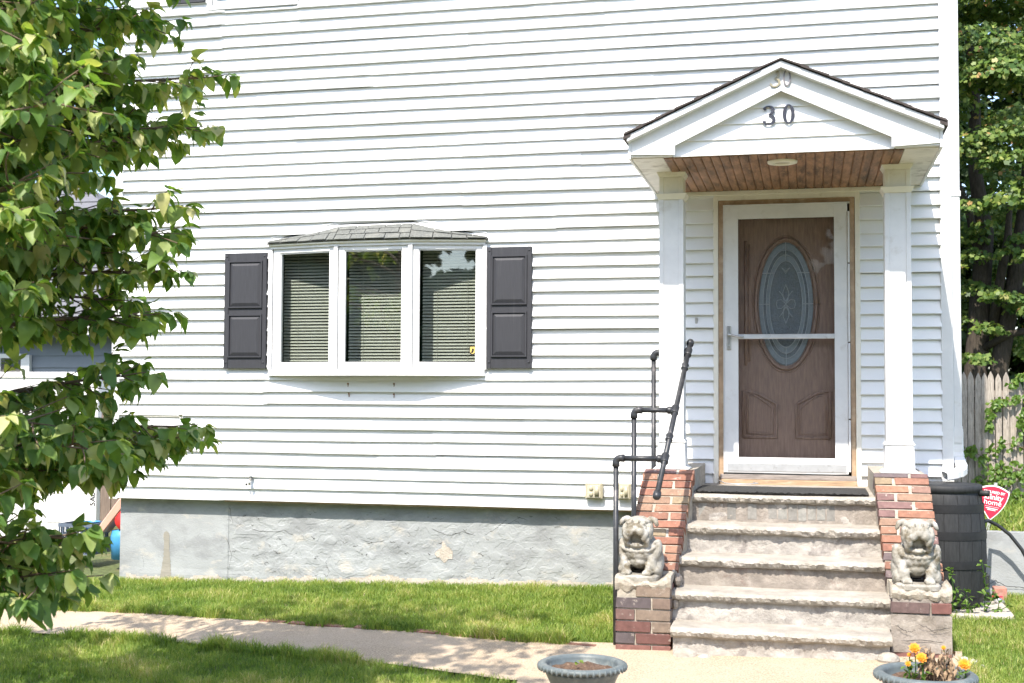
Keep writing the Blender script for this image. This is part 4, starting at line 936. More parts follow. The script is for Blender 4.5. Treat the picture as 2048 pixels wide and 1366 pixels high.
# yard sign
sg = empty('yard_sign', 'red shield shaped security yard sign behind the barrel', 'sign', (1.325, .30, RZ)); sg.rotation_euler = (0, math.radians(10), math.radians(-4))
def shield(w, h, z):
    P = []
    for k in range(9): t = k/8; P.append((-w+2*w*t, z+h*(.86+.12*math.sin(math.pi*t))))
    for k in range(1, 12): t = k/11; P.append((w*(1-t**2.1), z+h*.86*(1-t)-h*.0))
    for k in range(1, 11): t = 1-k/11; P.append((-w*(1-t**2.1), z+h*.86*(1-t)))
    return P
MB().prism(shield(.108, .275, .085), 'y', -.004, .004).build('panel', SIGNWHITE, sg); MB().prism(shield(.100, .253, .096), 'y', -.0062, -.0042).build('red_face', RED, sg)
MB().box(-.011, .011, .0045, .014, -.10, .375).build('stake', ALUM, sg)
text('lettering', 'SECURED BY', SIGNWHITE, sg, (0, -.0075, .300), .027, bold=.0007); text('lettering', 'xfinity', SIGNWHITE, sg, (0, -.0075, .263), .056, bold=.001); text('lettering', 'home', SIGNWHITE, sg, (0, -.0075, .222), .056)
MB().box(-.05, .05, -.0075, -.0064, .190, .192).build('rule_line', SIGNWHITE, sg); MB().box(-.042, .042, -.0075, -.0064, .174, .180).box(-.03, .03, -.0075, -.0064, .163, .168).build('small_print', SIGNWHITE, sg)

fe = empty('stockade_fence', 'weathered grey stockade fence with pointed pickets behind the low wall', 'fence', (2.6, 2.4, -.1))
PK = []
for q in range(5):
    w = .0275; h = 1.0
    mb = MB().prism([(-w, 0), (w, 0), (w, .935), (w*.78, .962), (0, 1.0), (-w*.78, .962), (-w, .935)], 'y', -.010, .010)
    mb.v = [(a+.002*nz(a*50, c*5, q, 1)+.004*nz(0, c*2, q*3.), b+(.003*nz(a*60, c*6, q+9)), c) for a, b, c in mb.v]; me = mb.mesh('picket', bevel=.003); me.materials.append(PICKET); PK.append(me)
x = -1.50; k = 0
while x < 2.6:
    o = bpy.data.objects.new('picket', PK[k % 5]); C.objects.link(o); o.parent = fe; hgt = 1.26+.012*x+random.uniform(-.012, .012)
    if abs(x+.73+.03) < .05: hgt *= .93
    o.location = (x, random.uniform(-.006, .006), -.02); o.scale = (1, 1, hgt); o.rotation_euler = (0, random.uniform(-.008, .008), 0); x += .0605; k += 1
for z in (.15, 1.0): MB().box(-1.5, 2.6, .014, .05, z, z+.06).build('rail', PICKET, fe)

# ------------------------------------------------------------------ left background
nh = empty('neighbour_house', 'grey clapboard neighbour house with shingled roof behind the white fence', 'house', (-13, 10, -.6))
def NH(o): o.parent = nh; o.matrix_parent_inverse = Matrix.Translation((13, -10, .6)); return o
for k in range(22):
    z0 = -.6+k*.19; NH(MB().add([(-18, 8.0, z0), (-9.2, 8.0, z0), (-9.2, 8.02, z0+.19), (-18, 8.02, z0+.19), (-18, 8.05, z0), (-9.2, 8.05, z0)], [(0, 1, 2, 3), (4, 5, 1, 0)]).build('clapboard', GREYSIDE)) if z0 < 1.9 else None
NH(MB().box(-18, -9.2, 8.05, 16, -.6, 1.95).build('wall', GREYSIDE))
R0, R1 = Vector((-18.5, 7.6, 1.92)), Vector((-9.0, 7.6, 1.92)); Q0, Q1 = Vector((-18.5, 12, 4.9)), Vector((-13.6, 12, 4.9))
NH(MB().add([R0, R1, Q1, Q0, (-9.0, 16.4, 1.92), (-18.5, 16.4, 1.92)], [(0, 1, 2, 3), (1, 4, 2), (3, 2, 4, 5)]).build('roof', GREYROOF))
for k in range(14):
    t = k/14; a = R0.lerp(Q0, t); b = R1.lerp(Q1, t); c = R1.lerp(Q1, t+.075); d = R0.lerp(Q0, t+.075); up_ = Vector((0, -.02, .03))
    NH(MB().add([a+up_, b+up_, c+up_*.4, d+up_*.4, a, b], [(0, 1, 2, 3), (4, 5, 1, 0)]).build('shingle_row', GREYROOF))
NH(MB().box(-18.5, -9.0, 7.58, 7.64, 1.80, 1.94).build('eave_board', WHITE)); NH(MB().box(-18.5, -9.0, 7.60, 8.1, 1.775, 1.80).build('eave_soffit', GREYSIDE))
nw = NH(MB().box(-13.4, -12.2, 7.97, 8.0, .4, 1.45).build('window', ROOM)); 
o = MB().box(-12.2, -12.05, 7.93, 8.0, .3, 1.50).box(-13.5, -13.4, 7.93, 8.0, .3, 1.50).box(-13.4, -12.2, 7.93, 8.0, 1.45, 1.52).box(-13.4, -12.2, 7.93, 8.0, .3, .4).box(-12.62, -12.58, 7.94, 7.99, .4, 1.45).build('window_frame', WHITE); NH(o)
wf = empty('white_fence', 'white vinyl fence panel left of the house behind the dogwood', 'fence', (-8.4, 1.6, -.75))
for k in range(6): MB().box(-2.2, 1.395, -.012, .012, .04+k*.295, .04+k*.295+.288).build('fence_board', SIGNWHITE, wf, bevel=.004)
MB().box(1.36, 1.44, -.04, .04, -.1, 1.84).build('post', SIGNWHITE, wf, bevel=.006); MB().box(-2.2, 1.36, -.03, .03, 1.80, 1.86).build('top_rail', SIGNWHITE, wf, bevel=.006)
text('printed_code', '5A0-5', BLACK, wf, (1.405, -.043, .62), .085, rot=(math.pi/2, -math.pi/2, 0), bold=.001)
df = empty('board_fence', 'dark brown board fence behind the white fence', 'fence', (-8, 4.2, -.7))
for k in range(26): MB().box(-2.0+k*.15, -2.0+k*.15+.142, -.01+.004*(k % 2), .012+.004*(k % 2), 0, 1.55+.02*random.random()).build('board', DARKWOOD, df, bevel=.003)
cr = empty('plastic_crate', 'dark grey lattice plastic crate by the house corner', 'crate', (-6.62, .80, -.60))
for sx_ in (-1, 1):
    mb = MB()
    for k in range(9): mb.box(-.165+k*.0385, -.165+k*.0385+.010, sx_*.15-.006, sx_*.15+.006, .0, .28)
    for z in (0, .06, .12, .18, .255): mb.box(-.17, .18, sx_*.15-.008, sx_*.15+.008, z, z+(.03 if z > .2 else .012))
    mb.build('long_side', CRATE, cr); mb = MB()
    for k in range(8): mb.box(sx_*.172-.006, sx_*.172+.006, -.14+k*.038, -.14+k*.038+.010, 0, .28)
    for z in (0, .06, .12, .18, .255): mb.box(sx_*.172-.008, sx_*.172+.008, -.14, .14, z, z+(.03 if z > .2 else .012))
    mb.build('short_side', CRATE, cr)
MB().box(-.17, .17, -.14, .14, 0, .01).build('floor', CRATE, cr)
tag(MB().lathe([(.0, 0), (.07, 0), (.085, .27), (.09, .275), (.08, .27), (.065, .02), (0, .02)], (-6.56, .82, -.58), 18).build('bucket', BLUE, smooth=True), 'small blue plastic bucket sitting inside the grey crate', 'bucket')
rt_ = empty('ride_on_toy', 'peach and red plastic toy with blue base behind the house corner', 'toy', (-6.17, .62, -.62))
MB().prism([(-.16, .28), (-.10, .24), (.10, .48), (.10, .56), (.06, .56)], 'y', -.08, .08).build('slide', TUBPEACH, rt_, bevel=.01)
MB().lathe([(0, -.05), (.085, -.05), (.10, -.02), (.10, .02), (.085, .05), (0, .05)], (0, 0, 0), 20).build('wheel', TUBRED, rt_, smooth=True).rotation_euler = (math.pi/2, 0, 0)
rt_.children[-1].location = (.10, -.02, .36)
MB().lathe([(0, .0), (.12, .0), (.13, .20), (.12, .26), (0, .28)], (.05, .06, .0), 20).build('base', BLUE, rt_, smooth=True)

# ------------------------------------------------------------------ brick edging along the path
ed = empty('brick_edging', 'half buried red brick edging along the path beside the lawn', 'edging', (-2.8, -1.5, -.75))
for x in [-5.0, -4.75, -3.75, -3.5, -3.28, -2.98, -2.55, -2.32, -2.1, -1.86, -1.64, -1.42]:
    y = interp(up_e, x)+.03; sl = (interp(up_e, x+.1)-interp(up_e, x-.1))/.2
    b_ = brick(ed, (x+2.8, y+1.5, gz(x, y)+.75-.002), (.20, .08, .06), (random.uniform(-.06, .06), random.uniform(-.05, .05), math.atan(sl)+random.uniform(-.06, .06)), pal=[(.26, .12, .08), (.29, .15, .105), (.23, .10, .07)])

# ------------------------------------------------------------------ planters
def planter(x, y, R_, zr, label, soil_r=.80):
    zg = gz(x, y)+.026; h = zr-zg
    o = empty('planter', label, 'planter', (x, y, zg), 'grey urn planters by the steps')
    MB().lathe([(.0, .0), (R_*.52, .0), (R_*.55, .02), (R_*.50, .05), (R_*.62, h*.35), (R_*.78, h*.68), (R_*.84, h*.80), (R_*.86, h*.84), (R_*.83, h*.86), (R_*.90, h*.885)], n=48).build('bowl', POT, o, smooth=True)
    prf = []
    for k in range(9):
        a = math.radians(-110+ 200*k/8); prf.append((R_*.905+R_*.095*math.cos(a), h*.945+h*.06*math.sin(a)))
    prf += [(R_*.86, h*1.0), (R_*.815, h*.985), (R_*.80, h*.93), (R_*.76, h*.70), (0, h*.70)]
    MB().lathe(prf, n=56).build('rim', POT, o, smooth=True)
    for k in range(44):
        a = 2*math.pi*k/44; MB().ball((R_*.985*math.cos(a), R_*.985*math.sin(a), h*.925), (.009, .009, .016), (0, 0, a), nu=6, nv=4).build('rim_bead', POT, o, smooth=True)
    mb = MB(); v = [(0, 0, h*.86)]; n = 36
    for r in range(1, 9):
        for k in range(n):
            a = 2*math.pi*k/n; rr = R_*.795*r/8; xx, yy = rr*math.cos(a), rr*math.sin(a); v.append((xx, yy, h*.86+.020*noise.fractal(Vector((xx*22+x, yy*22, 1)), .9, 2, 4)-.012*(r == 8)))
    f = [(0, 1+k, 1+(k+1) % n) for k in range(n)]+[(1+(r-1)*n+k, 1+r*n+k, 1+r*n+(k+1) % n, 1+(r-1)*n+(k+1) % n) for r in range(1, 8) for k in range(n)]
    mb.add(v, f).build('soil', SOIL, o)
    return o, h
p1, h1 = planter(-1.175, -3.20, .236, -.522, 'grey round planter with bare soil standing before the path left of the steps')
p2, h2 = planter(.556, -3.35, .243, -.448, 'grey round planter with orange marigolds right of the steps')
def leaf_quad(L, w, n=3, fold=.15, droop=.3):
    v = []; f = []
    for i in range(n+1):
        t = i/n; ww = w*math.sin(math.pi*min(1, t*.92+.06))**.8*(1 if t < .99 else .1); z = -droop*L*t*t
        v += [(-ww, L*t, z+fold*ww), (0, L*t, z), (ww, L*t, z+fold*ww)]
    for i in range(n): f += [(i*3, i*3+1, i*3+4, i*3+3), (i*3+1, i*3+2, i*3+5, i*3+4)]
    return v, f
def scatter_leaves(mb, centers, L, w, spread=.6):
    for c in centers:
        v, f = leaf_quad(L*random.uniform(.7, 1.2), w*random.uniform(.8, 1.2), 2)
        R_ = Matrix.Rotation(random.uniform(0, 6.28), 3, 'Z') @ Matrix.Rotation(random.uniform(-spread, spread), 3, 'X') @ Matrix.Rotation(random.uniform(-.5, .5), 3, 'Y')
        mb.add([Vector(c)+R_ @ Vector(p) for p in v], f)
def with_rnd(o, val=None):
    me = o.data; a = me.attributes.new('rnd', 'FLOAT', 'POINT'); n = len(me.vertices)
    a.data.foreach_set('value', np.full(n, .5 if val is None else val) if val is not None else np.clip(rng.normal(.45, .22, n), 0, 1)); return o
sdl = empty('seedling', 'tiny bright green seedling in the bare soil of the left planter', 'plant', (-1.19, -3.23, -.548))
mb = MB(); scatter_leaves(mb, [(0, 0, .02), (.01, 0, .03), (-.01, .01, .025), (0, -.01, .03), (.006, .006, .04)], .035, .012); with_rnd(mb.build('leaves', IVY, sdl), .7)
def marigold(x, y, z, r, label):
    zb_ = -.50; o = empty('marigold', label, 'flower', (x, y, zb_), 'marigolds in the right planter'); hh = z-zb_
    MB().tube([(0, 0, 0), (.006, .004, hh*.5), (0, 0, hh)], .003, 6).build('stem', IVY, o)
    mb = MB()
    for ring, (n, rr, zz, tl) in enumerate(((9, 1., 0, .1), (8, .8, .25, .5), (6, .55, .42, .9), (4, .3, .52, 1.2))):
        for k in range(n):
            a = 2*math.pi*k/n+ring*.3; L = r*rr; c, s_ = math.cos(a), math.sin(a); w = r*.36
            p0 = Vector((0, 0, zz*r*.6)); t = Vector((c*math.cos(tl*.6), s_*math.cos(tl*.6), math.sin(tl*.6))); sd_ = Vector((-s_, c, 0))
            wv = Vector((0, 0, r*.10*random.uniform(-1, 1)))
            mb.add([p0, p0+t*L*.6+sd_*w+wv, p0+t*L, p0+t*L*.6-sd_*w-wv], [(0, 1, 2, 3)])
    q = mb.build('bloom', PETAL, o); q.location = (0, 0, hh); q.rotation_euler = (math.radians(52), random.uniform(-.2, .2), 0)
    mb = MB(); scatter_leaves(mb, [(random.uniform(-.02, .02), random.uniform(-.02, .02), random.uniform(.1, .8)*hh) for _ in range(12)], .04, .009, .9); with_rnd(mb.build('leaves', IVY, o))
marigold(.506, -3.36, -.335, .030, 'tallest orange marigold at the left of the right planter')
marigold(.535, -3.40, -.372, .030, 'orange marigold in front of the tallest one in the right planter')
marigold(.735, -3.38, -.398, .032, 'large orange marigold leaning over the right rim of the planter')
marigold(.482, -3.34, -.372, .012, 'small orange marigold bud left of the two big blooms')
marigold(.470, -3.42, -.400, .016, 'lowest half open marigold at the left rim of the planter')
marigold(.655, -3.22, -.352, .013, 'small orange marigold bloom behind the dry stalks')
dp = empty('dried_plant', 'brown dried plant stalks in the right planter', 'plant', (.61, -3.36, -.50))
mb = MB(); dl = MB()
for k in range(46):
    a = random.uniform(0, 6.28); r0 = random.uniform(0, .07); r1 = r0+random.uniform(.0, .05); hh = random.uniform(.07, .17)
    p0 = Vector((r0*math.cos(a), r0*math.sin(a), 0)); p1_ = Vector((r1*math.cos(a), r1*math.sin(a), hh)); mb.tube([p0, (p0+p1_)/2+Vector((random.uniform(-.01, .01), 0, 0)), p1_], .0018, 4)
    for t in (.4, .6, .8, 1.): 
        q = p0.lerp(p1_, t); v, f = leaf_quad(.035, .009, 2, .2, .8); R_ = Matrix.Rotation(random.uniform(0, 6.28), 3, 'Z') @ Matrix.Rotation(random.uniform(-1.2, .4), 3, 'X'); dl.add([q+R_ @ Vector(p) for p in v], f)
DRY = mat('dry_leaf', (.26, .18, .11), .85, .35, 60); mb.build('stalks', TWIG, dp); dl.build('dry_leaves', DRY, dp)
for i, (x, y, r_) in enumerate(((.90, -1.93, .026), (.945, -1.97, .024), (.91, -2.02, .02), (.985, -2.03, .015))):
    tag(MB().ball((x, y, gz(x, y)+r_*.6), (r_*1.2, r_, r_*.8), (random.random(), 0, random.random()), nu=8, nv=6).build('stone', ROCKW), ['largest white stone beside the right pier foot', 'white stone just right of the largest one by the pier', 'small white stone nearest the planter by the pier', 'outermost small white stone in the grass by the pier'][i], 'stone', 'white stones by the pier')

# ------------------------------------------------------------------ grass
def in_block(x, y):
    if y > .035 and x < 1.06: return True
    if -1.22 < x < .86 and y > -1.95 and y < .1: return True
    if .60 < x < 1.36 and y > -.80: return True
    if y > -.06 and x > 1.0: return True
    return False
def grass(name, n, xr, yr, hmin, hmax, test, w=.0026, fz=gz, label='short sunlit lawn grass around the path and house'):
    P = []
    while len(P) < n:
        xs = rng.uniform(xr[0], xr[1], 20000); ys = rng.uniform(yr[0], yr[1], 20000)
        for x, y in zip(xs, ys):
            if test(x, y): P.append((x, y))
            if len(P) >= n: break
    P = np.array(P); N = len(P); z = np.array([fz(x, y) for x, y in P])
    patch = np.array([noise.noise(Vector((x*1.6, y*2.2, 0))) for x, y in P]); cl = np.array([noise.noise(Vector((x*6, y*6, 3))) for x, y in P])
    h = rng.uniform(hmin, hmax, N)*(1+.55*cl+.25*patch); ang = rng.uniform(0, 2*np.pi, N); lean = rng.uniform(.15, .95, N)*h; la = rng.uniform(0, 2*np.pi, N)
    ww = w*rng.uniform(.7, 1.5, N); cx, cy = np.cos(ang)*ww, np.sin(ang)*ww; lx, ly = np.cos(la)*lean, np.sin(la)*lean
    V = np.zeros((N, 5, 3)); base = np.stack([P[:, 0], P[:, 1], z-.005], 1)
    V[:, 0] = base+np.stack([-cx, -cy, 0*h], 1); V[:, 1] = base+np.stack([cx, cy, 0*h], 1)
    V[:, 2] = base+np.stack([lx*.35+cx*.8, ly*.35+cy*.8, h*.62], 1); V[:, 3] = base+np.stack([lx*.35-cx*.8, ly*.35-cy*.8, h*.62], 1); V[:, 4] = base+np.stack([lx, ly, h*np.sqrt(np.clip(1-(lean/h)**2*.5, .3, 1))], 1)
    me = bpy.data.meshes.new(name); me.vertices.add(N*5); me.vertices.foreach_set('co', V.reshape(-1))
    idx = np.arange(N)*5; loops = np.stack([idx, idx+1, idx+2, idx+3, idx+3, idx+2, idx+4], 1).reshape(-1)
    me.loops.add(N*7); me.loops.foreach_set('vertex_index', loops.astype(np.int32))
    st_ = np.zeros(N*2, np.int32); st_[0::2] = np.arange(N)*7; st_[1::2] = np.arange(N)*7+4
    me.polygons.add(N*2); me.polygons.foreach_set('loop_start', st_)
    me.update(calc_edges=True); me.validate()
    a = me.attributes.new('rnd', 'FLOAT', 'POINT'); val = np.clip(.46+.55*patch+.34*cl+rng.normal(0, .20, N), 0, 1); a.data.foreach_set('value', np.repeat(val, 5))
    return tag(put(name, me, GRASS), label, 'grass', kind='stuff')
def t_main(x, y):
    if in_block(x, y): return False
    e = .03*noise.noise(Vector((x*5, y*5, 8)))
    if on_path(x, y, .012+e): return False
    return True
grass('grass', 235000, (-6.6, 2.3), (-3.5, .04), .028, .062, t_main, .0019)
grass('tall_grass', 16000, (-6.4, -1.25), (-2.6, -1.1), .05, .11, lambda x, y: (-.03 < y-interp(up_e, x) < .16 or -.10 < y-interp(lo_e, x) < .025) and not in_block(x, y) and noise.noise(Vector((x*2.6, y, 5))) > -.12, .0024, label='longer grass tufts along the path edge')
grass('verge_weeds', 9000, (1.12, 3.2), (.12, 2.35), .03, .09, lambda x, y: noise.noise(Vector((x*2, y*2, 1))) > -.3, .005, lambda x, y: RZ+.02*min(y, 4), label='weedy grass on the raised bed before the stockade fence')

# ------------------------------------------------------------------ weeds and vine
def sprig(root, m, pts, n, L, w):
    mb = MB(); mb2 = MB(); mb2.tube(pts, .0028, 5)
    P = [Vector(p) for p in pts]
    for k in range(n):
        s = random.random()*(len(P)-1); i = int(s); q = P[i].lerp(P[i+1], s-i); scatter_leaves(mb, [q+Vector((random.uniform(-.02, .02), random.uniform(-.02, .02), random.uniform(-.01, .01)))], L, w, 1.0)
    mb2.build('stem', m, root); with_rnd(mb.build('leaves', IVY, root))
for i, (x, y, hgt) in enumerate(((.955, -.76, .30), (1.05, -.74, .16), (1.17, -.70, .34), (.90, -.74, .10), (1.26, -.66, .12))):
    w = empty('weed', ['tall leafy weed against the barrel front left of centre', 'low bushy weed between the two tall weeds at the barrel', 'tallest weed at the right edge of the barrel', 'short weed next to the right brick pier on the slab', 'small weed by the hose valve'][i], 'weed', (x, y, -.565), 'weeds growing at the rain barrel')
    sprig(w, IVY, [(0, 0, 0), (.01, 0, hgt*.5), (-.015, -.01, hgt)], int(14+hgt*40), .038, .014); sprig(w, IVY, [(0, 0, 0), (.05, -.01, hgt*.25), (.07, -.01, hgt*.4)], 10, .035, .013)
vine = empty('ivy_vine', 'bright green ivy vine creeping over the grey stockade fence', 'vine', (1.7, 2.37, -.1))
vl = MB(); vs_ = MB()
def vpath(pts, n, sp=.035):
    P = [Vector((a-1.7, -.02, b+.1)) for a, b in pts]; vs_.tube(P, .004, 5)
    for k in range(n):
        s = random.random()*(len(P)-1); i = int(s); q = P[i].lerp(P[i+1], s-i)+Vector((random.gauss(0, sp), random.uniform(-.03, .0), random.gauss(0, sp)))
        v, f = leaf_quad(random.uniform(.035, .06), random.uniform(.016, .026), 2, .25, .4); R_ = Matrix.Rotation(random.uniform(-.6, .6), 3, 'Z') @ Matrix.Rotation(math.radians(-75)+random.uniform(-.5, .5), 3, 'X') @ Matrix.Rotation(random.uniform(-1.5, 1.5), 3, 'Z')
        vl.add([q+R_ @ Vector(p) for p in v], f)
vpath([(1.36, .38), (1.45, .42), (1.56, .35), (1.66, .44), (1.80, .48), (2.0, .40)], 80, .03); vpath([(1.62, .62), (1.64, .80), (1.70, .86), (1.82, .88), (2.0, .90)], 90, .018)
vpath([(1.58, .28), (1.70, .12), (1.82, .25), (1.95, .2)], 95, .045); vpath([(1.46, .15), (1.60, .05), (1.75, .30)], 45, .035); vpath([(1.80, 1.02), (1.9, 1.10), (2.1, 1.12)], 50, .02); vpath([(1.88, .55), (1.92, .75), (1.98, .70)], 60, .03); vpath([(1.5, -.02), (1.8, .02), (2.1, -.02)], 90, .035)
vs_.build('stem', TWIG, vine); with_rnd(vl.build('leaves', IVY, vine))

# ------------------------------------------------------------------ maple and far trees
def leaf_cloud(name, clumps, n, size, m, parent, flat=.6, jag=True):
    """one mesh of small lobed leaves on the skins of the clumps"""
    N = n; cl = np.array([c[:3] for c in clumps]); rr = np.array([c[3] for c in clumps]); pw = rr**2/np.sum(rr**2)
    ix = rng.choice(len(cl), N, p=pw); d = rng.normal(size=(N, 3)); d /= np.linalg.norm(d, axis=1)[:, None]; d[:, 2] = np.abs(d[:, 2])*.9-.25*rng.random(N)
    rad = rr[ix]*(1-.45*rng.random(N)**2); pos = cl[ix]+d*rad[:, None]*np.array([1, 1, flat])
    nrm = d*.7+rng.normal(size=(N, 3))*.45+np.array([-.05, -.35, .45]); nrm /= np.linalg.norm(nrm, axis=1)[:, None]
    a = rng.normal(size=(N, 3)); u = np.cross(nrm, a); u /= np.linalg.norm(u, axis=1)[:, None]; w = np.cross(nrm, u)
    s = size*rng.uniform(.6, 1.25, N)
    shp = np.array([(0, -.55), (.32, -.25), (.62, -.05), (.30, .12), (.38, .48), (0, .62), (-.38, .48), (-.30, .12), (-.62, -.05), (-.32, -.25)]); K = len(shp)
    V = pos[:, None, :]+(u[:, None, :]*shp[None, :, 0, None]+w[:, None, :]*shp[None, :, 1, None])*s[:, None, None]
    V += nrm[:, None, :]*(-.22*np.abs(shp[None, :, 0, None])*s[:, None, None])
    me = bpy.data.meshes.new(name); me.vertices.add(N*K); me.vertices.foreach_set('co', V.reshape(-1))
    me.loops.add(N*K); me.loops.foreach_set('vertex_index', np.arange(N*K, dtype=np.int32)); me.polygons.add(N); me.polygons.foreach_set('loop_start', np.arange(N, dtype=np.int32)*K)
    me.update(calc_edges=True); me.validate()
    at = me.attributes.new('rnd', 'FLOAT', 'POINT'); at.data.foreach_set('value', np.repeat(np.clip(rng.normal(.5, .24, N), 0, 1), K))
    return put(name, me, m, parent)
mp = empty('maple_tree', 'tall maple with dark leaning trunks behind the stockade fence', 'tree', (2.35, 8.0, -.1))
def rel(P, o): return [(a-o[0], b-o[1], c-o[2]) for a, b, c in P]
O = (2.35, 8.0, -.1)
tk = MB()
tk.tube(rel([(2.22, 8, -.2), (2.20, 8, 1.2), (2.26, 8, 2.2), (2.34, 8, 3.1), (2.22, 8.0, 3.9), (2.25, 8.2, 5.0), (2.1, 8.4, 7)], O), [.20, .155, .135, .11, .09, .07, .03], 12)
tk.tube(rel([(2.36, 8, -.2), (2.48, 7.9, 1.3), (2.66, 7.9, 2.3), (2.83, 7.9, 3.4), (3.0, 8, 5), (3.3, 8, 7)], O), [.15, .12, .11, .10, .07, .03], 12)
tk.tube(rel([(2.40, 7.9, 1.8), (2.52, 7.8, 2.6), (2.58, 7.7, 3.0), (2.60, 7.6, 3.5)], O), [.07, .06, .05, .03], 9)
tk.tube(rel([(2.3, 7.9, 1.55), (2.55, 7.7, 1.72), (3.0, 7.5, 1.8), (3.6, 7.3, 1.9)], O), [.05, .05, .045, .03], 8)
tk.tube(rel([(2.62, 7.9, 2.1), (2.80, 7.7, 2.3), (3.2, 7.6, 2.5)], O), [.07, .065, .05], 8)
tk.tube(rel([(2.30, 8, 2.6), (2.1, 7.8, 3.4), (1.7, 7.4, 4.3)], O), [.07, .05, .02], 8)
tk.build('trunk', BARK, mp, smooth=True)
cl = [(random.uniform(1.8, 3.4), random.uniform(7.2, 8.6), random.uniform(1.2, 3.3), random.uniform(.18, .36)) for _ in range(34)]
cl += [(2.75, 9.2, 3.9, .6), (2.3, 9.3, 3.2, .6), (3.0, 9.3, 2.6, .7), (2.4, 9.5, 2.2, .6), (3.1, 9.3, 3.4, .6), (2.9, 9.4, 1.6, .6)]
cl += [(2.45, 7.0, 5.05, .55), (2.10, 7.1, 4.95, .5), (2.75, 7.1, 4.85, .5), (2.25, 6.9, 4.10, .45), (2.60, 6.9, 4.15, .5), (2.47, 6.8, 3.80, .42), (2.10, 7.0, 3.95, .4), (2.72, 6.9, 3.45, .42), (2.46, 6.8, 3.30, .35), (3.1, 6.9, 4.0, .6), (1.6, 7.2, 4.6, .6), (2.05, 7.3, 3.3, .35), (2.12, 7.6, 2.7, .3), (2.5, 7.4, 2.15, .25), (2.3, 7.5, 1.75, .25), (2.75, 7.4, 2.9, .25)]
for k in range(46):
    a = random.uniform(0, 6.28); r = random.uniform(.6, 3.4); cl.append((2.4+r*math.cos(a), 8.5+r*math.sin(a)*.9, random.uniform(4.6, 8.6), random.uniform(.5, .9)))
leaf_cloud('crown', [(c[0]-O[0], c[1]-O[1], c[2]-O[2], c[3]) for c in cl], 46000, .066, MAPLE, mp)
ft = empty('background_tree', 'dense dark green tree further behind the maple', 'tree', (4.0, 15, 0))
MB().tube([(0, 0, -.3), (.1, 0, 3), (0, .2, 6), (.3, 0, 9)], [.3, .25, .18, .05], 10).build('trunk', BARK, ft, smooth=True)
cl = [(random.uniform(-4.5, 3.5), random.uniform(-1.5, 1.5), random.uniform(.3, 9.5), random.uniform(.7, 1.2)) for _ in range(150)]
fcr = leaf_cloud('crown', cl, 42000, .16, FARLEAF, ft)
for (lx, ly, lz_, rz_, lb) in ((.6, 12.5, -.3, 1.2, 'dense dark tree close behind the house right corner'), (8.5, 17, .2, 2.5, 'dense dark tree furthest right in the background')):
    t_ = empty('background_tree', lb, 'tree', (lx, ly, lz_)); c_ = fcr.copy(); C.objects.link(c_); c_.parent = t_; c_.rotation_euler = (0, 0, rz_)
    MB().tube([(0, 0, -.3), (.1, 0, 3), (0, .2, 6)], [.3, .25, .1], 10).build('trunk', BARK, t_, smooth=True)
for i, (x, y, sc_) in enumerate(((-9.0, -25, 1.0), (-4.6, -26, 1.1), (-13.5, -26, 1.15), (-.5, -25.5, .95), (3.6, -26, 1.1), (-18.5, -26.5, 1.2), (8, -26, 1.1), (-24, -27, 1.2), (-30, -26, 1.25), (-36, -27, 1.3))):
    t_ = empty('street_tree', 'leafy tree of the dark row across the street mirrored in the window panes', 'tree', (x, y, -1.1), 'trees across the street'); t_.scale = (sc_*1.35, sc_, sc_*1.25)
    MB().tube([(0, 0, -.2), (.1, 0, 2.2), (0, .1, 4.5)], [.25, .2, .08], 8).build('trunk', BARK, t_, smooth=True)
    if i == 0:
        c2 = [(random.gauss(0, 1.5), random.gauss(0, 1.0), random.uniform(.4, 6.4), random.uniform(.7, 1.2)) for _ in range(80)]; base_crown = leaf_cloud('crown', c2, 10000, .36, FARLEAF, t_)
    else:
        c_ = base_crown.copy(); C.objects.link(c_); c_.parent = t_; c_.rotation_euler = (0, 0, i*2.1)

